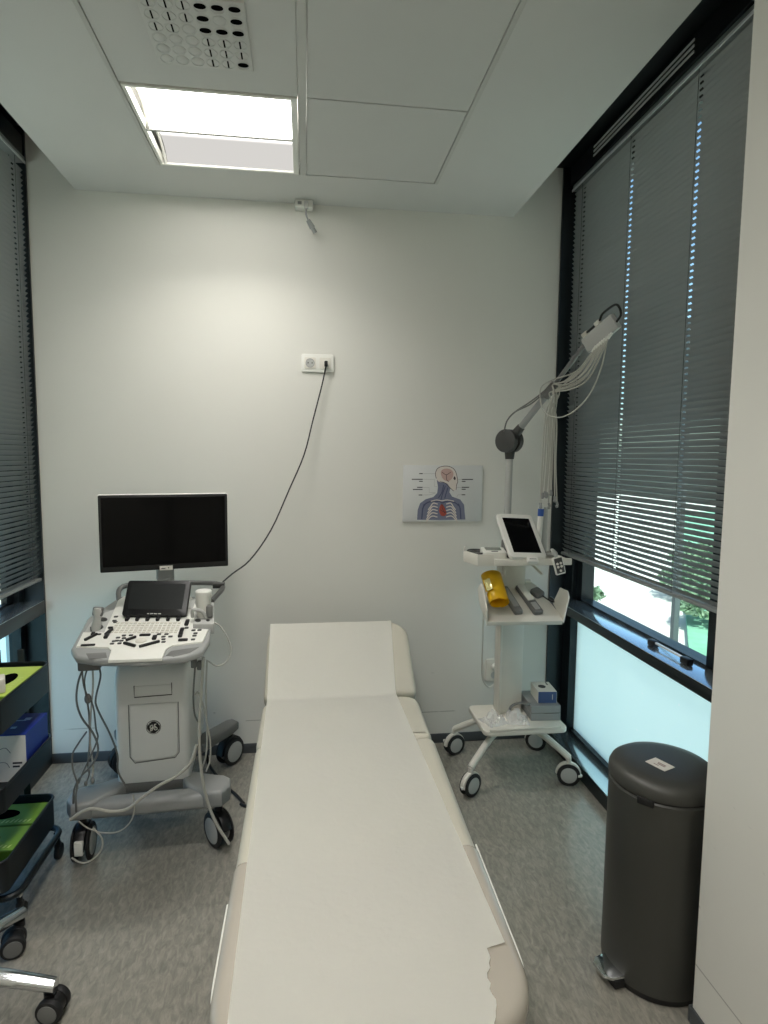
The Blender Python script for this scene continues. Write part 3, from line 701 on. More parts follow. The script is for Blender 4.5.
# ================================================================== ULTRASOUND MACHINE
UX, UY, UR = -.597, 2.547, R_(3)
us = thing('ultrasound_machine', 'white and grey ultrasound machine on castors with a black monitor', 'ultrasound machine', (UX, UY, 0), UR)
UM = WM(us); UI = UM.inverted()
def U(x, y, z=0): return UM @ Vector((x, y, z))
cz = lambda yl: .835+.12*(yl+.45)
def con(u, v, h=0):
    d = UI.to_3x3() @ (CR*((u-384)/F_PX)+CU*((512-v)/F_PX)+CF); o = UI @ Vector((0, 0, CAM_H))
    t = (.889+h+.12*o.y-o.z)/(d.z-.12*d.y)
    p = o+d*t; return (p.x, p.y)
CONM = Matrix(((1, 0, 0, 0), (0, 1, 0, 0), (0, .12, 1, .889), (0, 0, 0, 1)))   # plan -> sloping console plane
def cprism(name, uvs, h0, h1, mt, parent=us, bevel=0, sm=0, seg=2, hp=0):
    if sm: uvs = [(p.x, p.y) for p in catmull([(u, v, 0) for u, v in uvs], sm, True)]
    return MB().prism([con(u, v, hp) for u, v in uvs], h0, h1, bevel, seg, M=CONM).build(name, mt, parent, ang=40)
# chassis
for sx in (-1, 1):
    MB().prism([(sx*x, y) for x, y in ((.288, -.275), (.290, -.330), (.262, -.372), (.200, -.370), (.125, -.300), (.085, -.20), (.140, -.20), (.215, -.235), (.262, -.250))], .180, .248, .014, 3).build('front_leg', M_GREY, us)
    MB().prism([(sx*x, y) for x, y in ((.09, .10), (.14, .09), (.265, .265), (.285, .31), (.255, .345), (.225, .335), (.09, .17))], .165, .212, .012, 3).build('rear_leg', M_MGREY, us)
MB().box(-.215, .215, -.365, -.295, .172, .236, .022, 4).build('front_bumper', M_GREY, us)
MB().box(-.125, .125, -.25, .22, .20, .245, .01).build('plinth', M_MGREY, us)
YZ = Matrix(((0, 0, 1, 0), (1, 0, 0, 0), (0, 1, 0, 0), (0, 0, 0, 1)))
M_BODY = mat('machine body plastic', (226, 227, 223), .42, var=.02)
body = MB().prism([(-.245, .232), (-.262, .30), (-.262, .640), (-.240, .688), (-.05, .79), (.20, .79), (.235, .74), (.235, .25), (.20, .232)], -.135, .135, .022, 3, M=YZ).build('body', M_BODY, us, ang=40)
FB = basis((0.005, -.262, 0), (1, 0, 0), (0, 0, 1))
MB().prism([(-.083, .560), (-.083, .355), (-.068, .335), (.074, .345), (.088, .362), (.088, .560)], 0, .006, .004, 3, M=FB).build('front_cover', M_BODY, body)
MB().tube([(-.087, -.266, .560), (-.087, -.266, .355), (-.070, -.266, .330), (.076, -.266, .340), (.092, -.266, .360), (.092, -.266, .560)], .0016, n=6, smooth=0, M=T(.005)).build('cover_joint', M_MGREY, body)
sl = MB().box(-.060, .075, -.266, -.262, .590, .630, .001).build('drive_slot', M_BODY, body)
MB().tube([(-.060, -.2665, .633), (-.060, -.2665, .588), (.075, -.2665, .591), (.075, -.2665, .637)], .0018, n=6, smooth=0).build('slot_edge', M_DGREY, sl)
# round monogram badge
LG = basis((.006, -.268, .468), (1, 0, 0), (0, 0, 1))
lg = MB().cyl((0, 0, 0), (0, 0, .0015), .027, n=32, M=LG).build('badge', M_BLACK, body)
bd = MB()
bd.tube([(.0245*math.cos(k*math.pi/16), .0245*math.sin(k*math.pi/16), .0016) for k in range(32)], .0009, n=5, smooth=0, closed=True, M=LG)
for a in (20, 110, 200, 290):
    bd.tube([(.0225*math.cos(R_(a+d)), .0225*math.sin(R_(a+d)), .0016) for d in (0, 15, 30)]+[(.0185*math.cos(R_(a+38)), .0185*math.sin(R_(a+38)), .0016)], .0010, n=5, smooth=3, M=LG)
bd.build('badge_ring', M_WHITE, lg)
gl = MB()
gl.tube([(-.002, .009, .0016), (-.008, .008, .0016), (-.012, .002, .0016), (-.009, -.004, .0016), (-.003, .001, .0016), (-.001, .006, .0016), (-.003, -.004, .0016), (-.006, -.012, .0016), (-.011, -.011, .0016), (-.009, -.006, .0016), (-.002, -.003, .0016)], .0017, n=6, smooth=5, M=LG)
gl.tube([(.010, .010, .0016), (.005, .012, .0016), (.004, .006, .0016), (.008, .002, .0016), (.003, .001, .0016), (.002, -.006, .0016), (.007, -.011, .0016), (.013, -.007, .0016), (.011, -.001, .0016), (.006, -.004, .0016)], .0017, n=6, smooth=5, M=LG)
gl.build('badge_monogram', M_WHITE, lg)
# castors
def ucast(x, y, n, **k):
    p = U(x, y); castor(us, p.x, p.y, .066, .056, n, M_BLACK, M_RUBBER, M_LGREY, .2, disc=.74, **k)
ucast(-.243, -.31, (1, .08)); ucast(.243, -.31, (-.80, -.60)); ucast(.243, .31, (.80, -.60)); ucast(-.243, .31, (.6, -.8))
pf = U(-.243, -.31); MB().box(pf.x-.008, pf.x+.022, pf.y-.074, pf.y-.060, .055, .108, .003).build('brake_pedal', M_WHITE, us, world=True)
# console
cprism('console_base', [(71, 653), (76, 661), (95, 664), (140, 665), (185, 661), (203, 655), (210, 644), (213, 612), (196, 600), (120, 600), (88, 622)], -.032, -.006, M_GREY, bevel=.009, seg=3, hp=-.022)
panel = cprism('control_panel', [(76, 646), (108, 647), (111, 650), (108, 660), (162, 658), (166, 649), (172, 645), (203, 641), (208.5, 629), (193, 628), (197, 607), (192, 597), (187, 594), (124, 596), (118, 600), (113, 612), (104, 632), (83, 632)], -.012, 0, M_WHITE, bevel=.003)
cprism('grip_recess_shade', [(86, 652), (106, 651), (107, 656), (89, 657.5)], -.0065, -.0045, M_MGREY, bevel=.0008)  # dark grey patches paint the shade inside the grip voids
cprism('grip_recess_shade', [(166, 654), (171, 649.5), (199, 645.5), (190, 651), (174, 655)], -.0065, -.0045, M_MGREY, bevel=.0008)
lh = cprism('probe_holder', [(83.5, 632), (90, 622), (103, 612), (115, 608), (112, 618), (104, 632)], -.028, -.004, M_LGREY, bevel=.003)
for c, a, b in (((103, 618.5), 4.5, 2), ((99, 626), 4.5, 2.2)): cprism('holder_hole', [(c[0]+a*math.cos(k*.5236), c[1]+b*math.sin(k*.5236)) for k in range(12)], -.0045, -.0030, M_BLACK, lh)
cprism('holder_hole', [(90, 626), (92.5, 625.5), (93, 630), (90.5, 630.5)], -.0045, -.0030, M_BLACK, lh)
rh = cprism('probe_holder', [(193, 627), (196, 612), (202, 604), (214, 605), (214, 627)], -.028, .012, M_LGREY, bevel=.004)
for c, a, b in (((198, 623.5), 3, 1.8), ((208, 623.5), 2, 1.0)): cprism('holder_hole', [(c[0]+a*math.cos(k*.5236), c[1]+b*math.sin(k*.5236)) for k in range(12)], .0115, .0130, M_BLACK, rh)
# controls on the panel
def key(u, v, wu, wv, mt, h=.004, name='button', rot=0):
    c = con(u, v); c2 = con(u+wu/2, v); c3 = con(u, v-wv/2)
    hx, hy = abs(c2[0]-c[0]), abs(c3[1]-c[1])
    pl = [(x, y) for x, y in rrect(2*hx, 2*hy, min(hx, hy)*.6, 3)]
    ca_, sa_ = math.cos(R_(rot)), math.sin(R_(rot))
    return MB().prism([(c[0]+x*ca_-y*sa_, c[1]+x*sa_+y*ca_) for x, y in pl], 0, h, h*.3, M=CONM).build(name, mt, panel)
for u, v, wu, wv, rot in ((91, 638, 3, 6.5, -28), (93, 634, 3.5, 2.5, 0), (109, 633, 4, 5.5, -10), (106.5, 637, 4, 4, 0), (145, 635.5, 11, 1.6, 0), (131, 639.5, 2.8, 4.5, -45), (129.5, 645.5, 3.0, 6.5, 55), (149.5, 645, 2.8, 8.5, -58), (181.5, 632, 4, 5, 0), (180.5, 635.5, 4.2, 4.5, 0), (187, 623.5, 4, 5, 0), (183, 640.4, 9.5, 2, 0), (154.5, 638.6, 4.5, 3.2, 0), (110.5, 628.2, 5, 1.3, 0), (88, 645.6, 14, 1.2, 0)):
    key(u, v, wu, wv, M_BLACK, .009 if wv > 3 else .005, 'control_knob', rot)
for u, v in ((115.5, 626.5-4), (114.5, 621), (116, 617), (99, 634.6), (118, 638), (124, 635.8), (131, 635.6), (117, 641), (124, 638.5), (114, 641.5), (121.5, 641), (112, 644), (119.5, 643.7), (159, 634.6), (166.5, 634.5), (163.5, 637), (170.5, 636.8), (163.5, 639.6), (163.5, 642.2), (186.5, 628.2), (193.5, 630.6), (199.5, 630.3), (195.5, 633.6), (194.5, 636), (193, 639.8)):
    key(u, v, 4.2, 1.3, M_DGREY, .003)
tb = con(141, 641); MB().ball((0, 0, 0), (.019, .019, .010), M=CONM @ T(tb[0], tb[1], 0)).build('trackball', M_SOFTW, panel)
kb = MB()
for r in range(5):
    v = 623.2+r*2.3; ul = 116-r*1.6; ur = 181.5-r*.9
    nk = 15
    for k in range(nk):
        u = ul+(ur-ul)*(k+.5)/nk; c = con(u, v); hw = .0062
        kb.box(c[0]-hw, c[0]+hw, c[1]-.0062, c[1]+.0062, 0, .003, .001, 1, M=CONM)
kbo = kb.build('keyboard', M_SOFTW, panel); kbo['kind'] = 'stuff'
for k in range(6): key(127.5+k*10.2, 619.8, 3.6, 3.4, M_BLACK, .012, 'control_knob')
for (u0, v0) in ((191.5, 604),): key(u0, v0, 6, 9, M_LGREY, .002, 'speaker_grille')
# touch screen
tA, tB = con(121.5, 618.5), con(186, 618.5)
tA = Vector((tA[0], tA[1], 0)); tB = Vector((tB[0], tB[1], 0)); tA.z = cz(tA.y)+.012; tB.z = cz(tB.y)+.012
ym = UM @ ((tA+tB)/2); tp = UI @ pix(157, 580.5, 1, ym.y+.085)
exv = tB-tA; eyv = tp-(tA+tB)/2
TW, TH = exv.length, eyv.length
TM = basis(tA, exv, eyv)
ts = MB().prism([(x+TW/2, y+TH/2) for x, y in rrect(TW, TH, .010)], -.022, 0, .003, M=TM).build('touch_screen', M_BLACK, us)
MB().prism([(x+TW/2, y+TH/2+.006) for x, y in rrect(TW-.036, TH-.040, .002)], 0, .0006, M=TM).build('glass', M_TOUCH, ts, smooth=False)
for k, (x0, x1) in enumerate(((-.026, -.019), (-.015, -.004), (-.001, .012), (.015, .026))): MB().box(TW/2+x0, TW/2+x1, .0055, .0090, 0, .0006, M=TM).build('lettering', M_LGREY, ts, smooth=False)
MB().box(TW*.3, TW*.7, -.01, TH*.5, -.05, -.02, .006, M=TM).build('screen_support', M_GREY, us)
# monitor on its arm
mA, mB = pix(97, 495, 1, 2.46), pix(227.5, 493, 1, 2.575); mb_ = pix(99, 573.5, 1, 2.46)
exm = Vector((mB.x-mA.x, mB.y-mA.y, 0)); MW = exm.length; MH = mA.z-mb_.z
mz = mA.z-MH; MM = basis((mA.x, mA.y, mz), exm, (0, 0, 1))
mon = MB().prism(rrect(MW, MH, .006, cx=MW/2, cy=MH/2), -.040, -.002, .004, M=MM).build('monitor', M_WHITE, us, world=True)
MB().prism(rrect(MW-.004, MH-.004, .005, cx=MW/2, cy=MH/2), -.002, .001, .001, M=MM).build('bezel', M_BLACK, mon, world=True)
MB().box(.012, MW-.012, .024, MH-.012, .001, .0016, M=MM).build('screen', M_SCREEN, mon, world=True, smooth=False)
MB().box(MW/2-.026, MW/2+.024, -.001, .017, .001, .0022, M=MM).build('sticker', M_CARTON, mon, world=True, smooth=False)
MB().box(MW/2+.006, MW/2+.010, .006, .011, .0022, .0026, M=MM).box(MW/2-.020, MW/2-.004, .005, .008, .0022, .0026, M=MM).build('sticker_print', M_INK, mon, world=True, smooth=False)
mc = MM @ Vector((MW/2-.005, 0, -.03))
MB().box(-.035, .035, -.055, .10, -.03, .0, .012, 3, M=basis(mc, exm, (0, 0, 1))).build('monitor_bracket', M_GREY, us, world=True)
ab = U(.0, .10, .86)
MB().tube([Vector((mc.x, mc.y+.015, mc.z-.03)), Vector((mc.x, mc.y+.05, mc.z-.07)), (ab.x, ab.y-.02, .92), (ab.x, ab.y, .78)], .026, n=14).build('monitor_arm', M_GREY, us, world=True)
MB().box(-.12, .12, -.10, .20, .77, .862, .02, 3).build('console_neck', M_LGREY, us)
MB().tube([(-.17, .02, .86), (-.19, .12, .925), (-.1, .17, .93), (.1, .17, .93), (.235, .12, .925), (.20, .02, .88)], .011, n=10).build('rear_handle', M_MGREY, us)
MB().box(.195, .245, .10, .15, .915, .935, .004).build('cable_hook', M_DGREY, us)
# probe standing in the left holder, gel cup in the right one
pb = con(95.5, 629); zb_ = cz(pb[1])
PM = T(pb[0], pb[1], zb_-.01) @ RY(7) @ RX(-6)
pr_ = MB().lathe([(0, 0), (.014, 0), (.017, .02), (.013, .045), (.016, .06), (.019, .075), (.017, .088), (0, .09)], n=16, M=PM).build('probe', M_LGREY, us)
MB().box(-.018, .018, -.012, .012, .058, .092, .006, M=PM).build('probe_head', M_MGREY, pr_)
gc = con(204, 619); zg = cz(gc[1])
gcup = MB().lathe([(0, 0), (.026, 0), (.028, .02), (.028, .075), (.030, .078), (.031, .100), (.028, .104), (0, .105)], n=24, M=T(gc[0], gc[1], zg+.01)).build('gel_warmer', M_WHITE, us)
MB().tube([(gc[0]-.040, gc[1]-.020, zg+.015), (gc[0]-.036, gc[1]-.032, zg+.045), (gc[0]-.005, gc[1]-.034, zg+.040), (gc[0]+.012, gc[1]-.030, zg+.012)], .007, n=8).build('holder_ring', M_LGREY, gcup)
MB().box(gc[0]+.012, gc[0]+.036, gc[1]-.035, gc[1]-.012, zg+.012, zg+.06, .006).build('clip', M_MGREY, gcup)
def cab(name, uvs, y, r, mt, parent=us, y2=None, n=4):
    uv = smooth_uv(uvs, n); P = []
    for i, (u, v) in enumerate(uv):
        t = i/(len(uv)-1); P.append(pix(u, v, 1, y+((y2 if y2 is not None else y)-y)*t))
    return MB().tube(P, r, n=7, smooth=0).build(name, mt, parent, world=True)
zz = lambda L: [(50+u/3.49, 640+v/3.49) for u, v in L]
cab('probe_cable', zz([(122, 90), (100, 140), (92, 210), (110, 270), (150, 325), (168, 380), (150, 430), (105, 480), (85, 520), (82, 570)]), 2.17, .0036, M_CABLED)
cab('probe_cable', zz([(133, 90), (120, 150), (135, 250), (138, 350), (132, 430), (136, 470), (125, 500)]), 2.19, .0030, M_CABLED)
cab('probe_cable', zz([(148, 90), (150, 160), (142, 260), (140, 360), (150, 440), (146, 490)]), 2.18, .0034, M_CABLE)
cab('probe_cable', zz([(172, 95), (176, 130), (160, 200), (165, 240), (210, 330), (235, 400), (238, 460), (268, 515)]), 2.20, .0034, M_CABLED)
cab('probe_cable', zz([(128, 320), (100, 360), (78, 400), (80, 450), (95, 500), (90, 545), (92, 600)]), 2.16, .0032, M_CABLED)
cab('probe_cable', zz([(112, 100), (116, 150), (128, 190), (150, 230), (160, 310), (165, 350), (120, 450), (100, 500)]), 2.165, .0030, M_CABLED)
for (u, v, rr) in ((132, 205, .012), (125, 500, .007), (148, 490, .008)):
    p_ = pix(50+u/3.49, 640+v/3.49, 1, 2.165); MB().ball(p_, (rr, rr*.8, rr*1.6), 8).build('connector', M_MGREY, us, world=True)
MB().box(-.205, -.135, -.43, -.37, .755, .80, .006).build('hook_bracket', M_MGREY, us)
cab('power_lead', zz([(512, 365), (490, 430), (440, 475), (380, 508), (320, 550), (270, 590), (210, 598), (150, 588), (110, 600), (70, 628)]), 2.155, .0058, M_CABLE, y2=2.13)
cab('thin_lead', zz([(100, 632), (130, 655), (180, 672), (240, 668), (280, 635), (294, 590), (290, 540)]), 2.15, .0024, M_CABLE)
cab('thin_lead', zz([(150, 655), (180, 690), (180, 730), (150, 765), (110, 778), (75, 760)]), 2.13, .0030, M_CABLE)
cab('power_lead', zz([(535, 60), (530, 150), (522, 260), (522, 380), (530, 470), (548, 560), (580, 640), (625, 712)]), 2.16, .0056, M_CABLE, y2=2.165)
cab('probe_cable', zz([(510, 60), (505, 110), (500, 200), (505, 260), (520, 290)]), 2.24, .0034, M_CABLED)
cab('probe_cable', zz([(548, 70), (545, 150), (545, 230), (548, 330), (545, 400), (530, 450)]), 2.22, .0034, M_CABLE)
cab('probe_cable', zz([(505, 190), (515, 182), (524, 200), (540, 250), (552, 310), (560, 360), (558, 420), (545, 458)]), 2.20, .0030, M_CABLE)
cab('gel_lead', [(210, 622), (219, 625), (228, 638), (231, 651), (226, 662), (217, 666), (208, 661)], 2.36, .0030, M_CABLE, y2=2.3)
for (u, v) in ((194, 662), (200, 664)):
    p_ = pix(u, v, 1, 2.2); MB().box(p_.x-.01, p_.x+.01, p_.y-.012, p_.y+.012, p_.z-.02, p_.z+.012, .004).build('connector', M_MGREY, us, world=True)
# black cable running across the floor under the couch
fl = [pix(u, v, 2, .008) for u, v in smooth_uv([(208, 763), (214, 772), (224, 784), (236, 795), (246, 806)], 4)]
fl = [Vector((fl[0].x-.02, fl[0].y+.02, .13)), Vector((fl[0].x-.006, fl[0].y+.006, .05))]+fl+[Vector((.02, 2.3, .007)), Vector((.1, 2.42, .007))]
fc = MB().tube(fl, .0065, n=8).build('floor_cable', M_CABLEB)
tag(fc, 'black cable on the floor between the ultrasound machine and the couch', 'cable')

# ================================================================== ECG TROLLEY
ec = thing('medical_trolley', 'white medical trolley with shelves, a jointed cable arm and four castors', 'trolley', (.965, 2.66, 0))
for cx, cy, n, br_ in ((.742, 2.835, (.35, -.94), 0), (.722, 2.462, (.55, -.84), 0), (1.196, 2.497, (-.30, -.95), 0), (1.175, 2.835, (-.5, -.86), 0)):
    castor(ec, cx, cy, .052, .036, n, M_SOFTW, M_RUBBER, M_LGREY, .13, disc=.70)
    v = Vector((.965-cx, 2.64-cy, 0)); hub = Vector((.965, 2.64, .262))-v*.12
    top = Vector((cx, cy, .128))
    lg_ = MB().tube([hub, top+v*.45+Vector((0, 0, .085)), top+v*.08+Vector((0, 0, .018)), top], .0155, n=10).build('leg', M_SOFTW, ec, world=True)
    t_ = Vector((-v.x, -v.y, 0)).normalized()
    MB().box(cx+t_.x*.05-.010, cx+t_.x*.05+.010, cy+t_.y*.05-.010, cy+t_.y*.05+.010, .048, .060, .003).build('brake_tab', M_WHITE, ec, world=True)
MB().box(.90, 1.03, 2.57, 2.72, .225, .275, .015, 3).build('leg_hub', M_SOFTW, ec, world=True)
bs = MB().prism(outline(.778, 1.165, 2.445, 2.735, .03, .03, .03, .03), .272, .296, .006, M=None).build('bottom_shelf', M_SOFTW, ec, world=True)
MB().box(.80, 1.13, 2.444, 2.452, .296, .306, .002).build('shelf_lip', M_SOFTW, bs, world=True)
MB().box(.895, 1.012, 2.625, 2.70, .295, 1.045, .008).box(.893, .905, 2.612, 2.63, .295, 1.045, .003).build('column', M_SOFTW, ec, world=True)
# tilted middle tray
fL, fR = pix(487, 622, 1, 2.415), pix(563, 621, 1, 2.405)
TRM = basis(fL, fR-fL, (0, .265, .118)); TRW = (fR-fL).length; TRD = .29
tray = MB().prism([(0, 0), (TRW, 0), (TRW+.004, .05), (TRW-.035, TRD-.03), (TRW-.055, TRD), (.05, TRD), (.02, TRD-.04)], -.022, 0, .004, M=TRM).build('tray', M_SOFTW, ec, world=True)
MB().prism([(.06, TRD-.014), (TRW-.06, TRD-.014), (TRW-.06, TRD), (.06, TRD)], 0, .014, .003, M=TRM).build('tray_rim', M_SOFTW, tray, world=True)
RFM = TRM @ T(TRW+.002, .045, -.006) @ RY(-68)     # right flap
MB().prism([(0, -.05), (.09, .02), (.10, .055), (.075, .11), (0, .085)], -.003, .003, .0015, M=RFM).build('side_flap', M_SOFTW, ec, world=True)
LFM = TRM @ T(.0, .03, -.006) @ RY(86)
MB().prism([(0, -.03), (-.06, -.02), (-.115, .06), (-.12, .10), (-.05, .15), (0, .10)], -.003, .003, .0015, M=LFM).build('side_flap', M_SOFTW, ec, world=True)
MB().box(.90, 1.01, 2.56, 2.64, .79, .83, .006).build('tray_bracket', M_LGREY, ec, world=True)
# top shelf
tsf = MB().prism([(.700, 2.56), (.730, 2.452), (1.15, 2.452), (1.15, 2.70), (.735, 2.70)], 1.040, 1.058, .004).build('top_shelf', M_SOFTW, ec, world=True)
MB().prism([(.696, 2.565), (.727, 2.448), (.80, 2.448), (.80, 2.456), (.734, 2.456), (.705, 2.565), (.743, 2.70), (.734, 2.70)], 1.036, 1.086, .003).build('shelf_end', M_SOFTW, tsf, world=True)
MB().box(.80, 1.15, 2.442, 2.456, 1.036, 1.066, .004).build('shelf_front', M_SOFTW, tsf, world=True)
for (a, b_) in (((.905, 2.60, 1.04), (.86, 2.49, .985)), ((1.0, 2.6, 1.04), (1.04, 2.50, .985))): MB().cyl(a, b_, .006, n=8).build('shelf_stay', M_SOFTW, ec, world=True)
# pole, joint, arm, lead box
PY = 2.725; jt = pix(510, 441, 1, PY)
pb0 = pix(506, 560, 1, PY); pb0.z = 1.045
MB().cyl(pb0, jt, .0165, n=18).build('pole', M_LGREY, ec, world=True)
MB().cyl(pb0, pb0+(jt-pb0)*.12, .024, n=18, bevel=.004).build('pole_socket', M_MGREY, ec, world=True)
A1 = pix(552, 388, 1, 2.58); A2 = pix(585, 344, 1, 2.40); A3 = pix(622, 312, 1, 2.18)
axn = Vector((-.78, -.62, 0)).normalized()
jd = MB().cyl(jt+axn*.045, jt+axn*.012, .054, n=36, bevel=.003).cyl(jt-axn*.006, jt-axn*.035, .054, n=36, bevel=.003).cyl(jt+axn*.012, jt-axn*.006, .040, n=24).build('arm_joint', M_DGREY, ec, world=True)
MB().cyl(jt-Vector((0, 0, .085)), jt-Vector((0, 0, .03)), .020, .026, n=16).build('joint_collar', M_DGREY, ec, world=True)
dA = (A1-jt).normalized()
MB().cyl(jt+dA*.03, A1+dA*.03, .0155, .0145, n=16).build('arm', M_GREY, ec, world=True)
MB().cyl(jt+dA*.03, jt+dA*.085, .024, .019, n=16).build('arm_collar', M_DGREY, ec, world=True)
MB().cyl(A1-dA*.05, A1+dA*.025, .021, n=16, bevel=.003).build('cable_clamp', M_MGREY, ec, world=True)
MB().cyl(A1+dA*.02, A2, .010, n=12).build('upper_arm', M_MGREY, ec, world=True)
bxx = (A3-A2).normalized(); bup = Vector((.35, .1, -.9))
BM = basis(A2, bxx, bup); BL = (A3-A2).length*.82
lb2 = MB().box(0, BL, -.022, .042, -.012, .012, .005, M=BM).build('lead_box', M_LGREY, ec, world=True)
MB().tube([(.02, -.032, 0), (BL*.6, -.032, 0), (BL*.8, -.046, 0), (BL*1.15, -.040, 0), (BL*1.22, -.022, 0), (BL*1.16, .006, 0), (BL*.98, .016, 0)], .0048, n=8, smooth=4, M=BM).build('hanger_loop', M_BLACK, lb2, world=True)
for k in (0.06, .5): MB().box(BL*k, BL*k+.03, -.040, -.022, -.008, .008, .003, M=BM).build('loop_clip', M_SOFTW, lb2, world=True)
wr = random.Random(5)
for k in range(8):
    st = BM @ Vector((BL*(.30+.075*k), .040, -.014))
    MB().cyl(st, st-bxx*.022+Vector((0, 0, -.010)), .0055, n=10).build('lead_plug', M_WHITE, lb2, world=True)
    st = st-bxx*.022+Vector((0, 0, -.010))
    sag = .012+.010*k+wr.uniform(-.01, .01)
    m1 = st.lerp(A1, .35)+Vector((.006, -.01, -sag)); m2 = st.lerp(A1, .72)+Vector((.008, -.012, -sag*.72))
    a1 = A1+Vector((wr.uniform(-.015, .02), -.024+wr.uniform(-.01, .01), wr.uniform(-.02, .015)))
    uend = 540+k*2.3; e1 = pix(uend+wr.uniform(-1, 1), 498+wr.uniform(-8, 7), 1, 2.56)
    h1 = Vector((pix(546+k*1.5, 420, 1, 2.565).x, 2.565, a1.z-.12)); h2 = h1.lerp(e1, .5)+Vector((wr.uniform(-.004, .004), 0, 0))
    lead = MB().tube([st, m1, m2, a1, a1+Vector((.0, -.012, -.035)), h1, h2, e1+Vector((0, 0, .02)), e1], .0031, n=6, smooth=6).build('patient_lead', M_CABLE, ec, world=True)
    MB().tube([e1+Vector((0, 0, .004)), e1+Vector((wr.uniform(-.006, .006), -.004, -.012))], .0062, n=8, smooth=0).ball(e1+Vector((0, -.003, -.016)), .0075, 6).build('snap_clip', M_GREY, lead, world=True)
# one long lead looping below the arm, and the supply cable above it
lo_p = [pix(u, v, 1, y) for u, v, y in ((607, 340, 2.28), (602, 365, 2.30), (592, 390, 2.36), (578, 408, 2.42), (562, 417, 2.48), (548, 415, 2.53), (541, 404, 2.56), (541, 388, 2.57), (552, 380, 2.55), (575, 372, 2.45), (597, 352, 2.34))]
MB().tube(lo_p, .0030, n=6).build('patient_lead', M_CABLE, ec, world=True)
for d_ in (0, 4):
    su = [pix(u, v, 1, y) for u, v, y in ((504, 432, 2.70), (507, 421, 2.69), (515, 412, 2.67), (530, 402+d_*.6, 2.63), (543, 392+d_*.4, 2.59), (552, 383, 2.56))]
    MB().tube(su, .0036, n=8).build('supply_cable', M_CABLED, ec, world=True)
# slim upright behind the tablet
u0 = pix(543.5, 556, 1, 2.60); u1 = pix(543.5, 507, 1, 2.60)
MB().box(u0.x-.015, u0.x+.013, 2.595, 2.615, 1.05, u1.z, .004).build('upright', M_LGREY, ec, world=True)
# white cable from the tray down to the low socket
cw = [pix(u, v, 1, y) for u, v, y in ((487, 592, 2.44), (484, 606, 2.46), (483, 640, 2.60), (482, 665, 2.75), (483, 680, 2.85), (489, 687, 2.89), (495, 682, 2.90), (496, 672, 2.91))]
cw[-1] = Vector((lc.x, D-.045, lc.z+.022))
MB().tube(cw, .0032, n=8).build('mains_cable', M_SOFTW, ec, world=True)
MB().tube([(.94, 2.60, .305), (.945, 2.585, .345), (.975, 2.56, .372), (1.02, 2.555, .365), (1.05, 2.57, .345)], .006, n=8).build('low_cable', M_MGREY, ec, world=True)

# tablet display on the trolley
tb0 = pix(511.5, 558.5, 1, 2.42); ex_ = Vector((.98, .19, .005)); ey_ = Vector((-.10, .70, .70))
tab = thing('tablet_display', 'white framed tablet display standing tilted on the trolley top shelf', 'tablet', (.95, 2.48, 1.066))
QM = basis(tb0, ex_, ey_); QW, QH = .176, .245
QM = QM @ T(QW/2, 0, 0) @ RZ(-5) @ T(-QW/2, 0, 0)
fr_ = MB().prism(rrect(QW, QH, .016, 5, cx=QW/2, cy=QH/2), -.020, 0, .004, M=QM).build('frame', M_WHITE, tab, world=True)
MB().box(.022, QW-.022, .026, QH-.026, 0, .0008, M=QM).build('screen', M_SCREEN, tab, world=True, smooth=False)
MB().prism(rrect(.05, .03, .006, cx=QW/2+.012, cy=-.010), -.016, .004, .003, M=QM).build('home_button', M_WHITE, tab, world=True)
MB().box(QW/2-.004, QW/2+.028, -.0115, -.0085, .004, .0046, M=QM).build('button_mark', M_MGREY, tab, world=True, smooth=False)
MB().box(QW*.3, QW*.7, .01, QH*.5, -.034, -.020, .005, M=QM).cyl(QM @ Vector((QW*.5, .09, -.03)), (.965, 2.56, 1.058), .013, n=14).build('stand', M_LGREY, tab, world=True)

# remote control hanging over the shelf front
r0 = pix(559, 575, 1, 2.425)
RM = basis(r0, (.93, .06, .22), (-.22, .10, .95))
rc = thing('remote_control', 'small white remote control with dark keypad leaning on the shelf edge', 'remote control', r0)
MB().prism(rrect(.046, .078, .006, cx=.012, cy=.039), -.012, 0, .003, M=RM).build('case', M_WHITE, rc, world=True)
MB().prism(rrect(.036, .066, .003, cx=.012, cy=.039), 0, .001, M=RM).build('keypad', M_DGREY, rc, world=True, smooth=False)
for x, y in ((.004, .048), (.020, .048), (.004, .034), (.020, .034), (.012, .016)): MB().cyl((x, y, .001), (x, y, .0035), .0055, n=12, M=RM).build('key', M_CARTON, rc, world=True)
MB().tube([RM @ Vector((.012, .078, -.006)), RM @ Vector((.004, .11, -.02)), Vector((1.10, 2.50, 1.075)), Vector((1.06, 2.56, 1.066))], .007, n=8).build('strap', M_LGREY, rc, world=True)

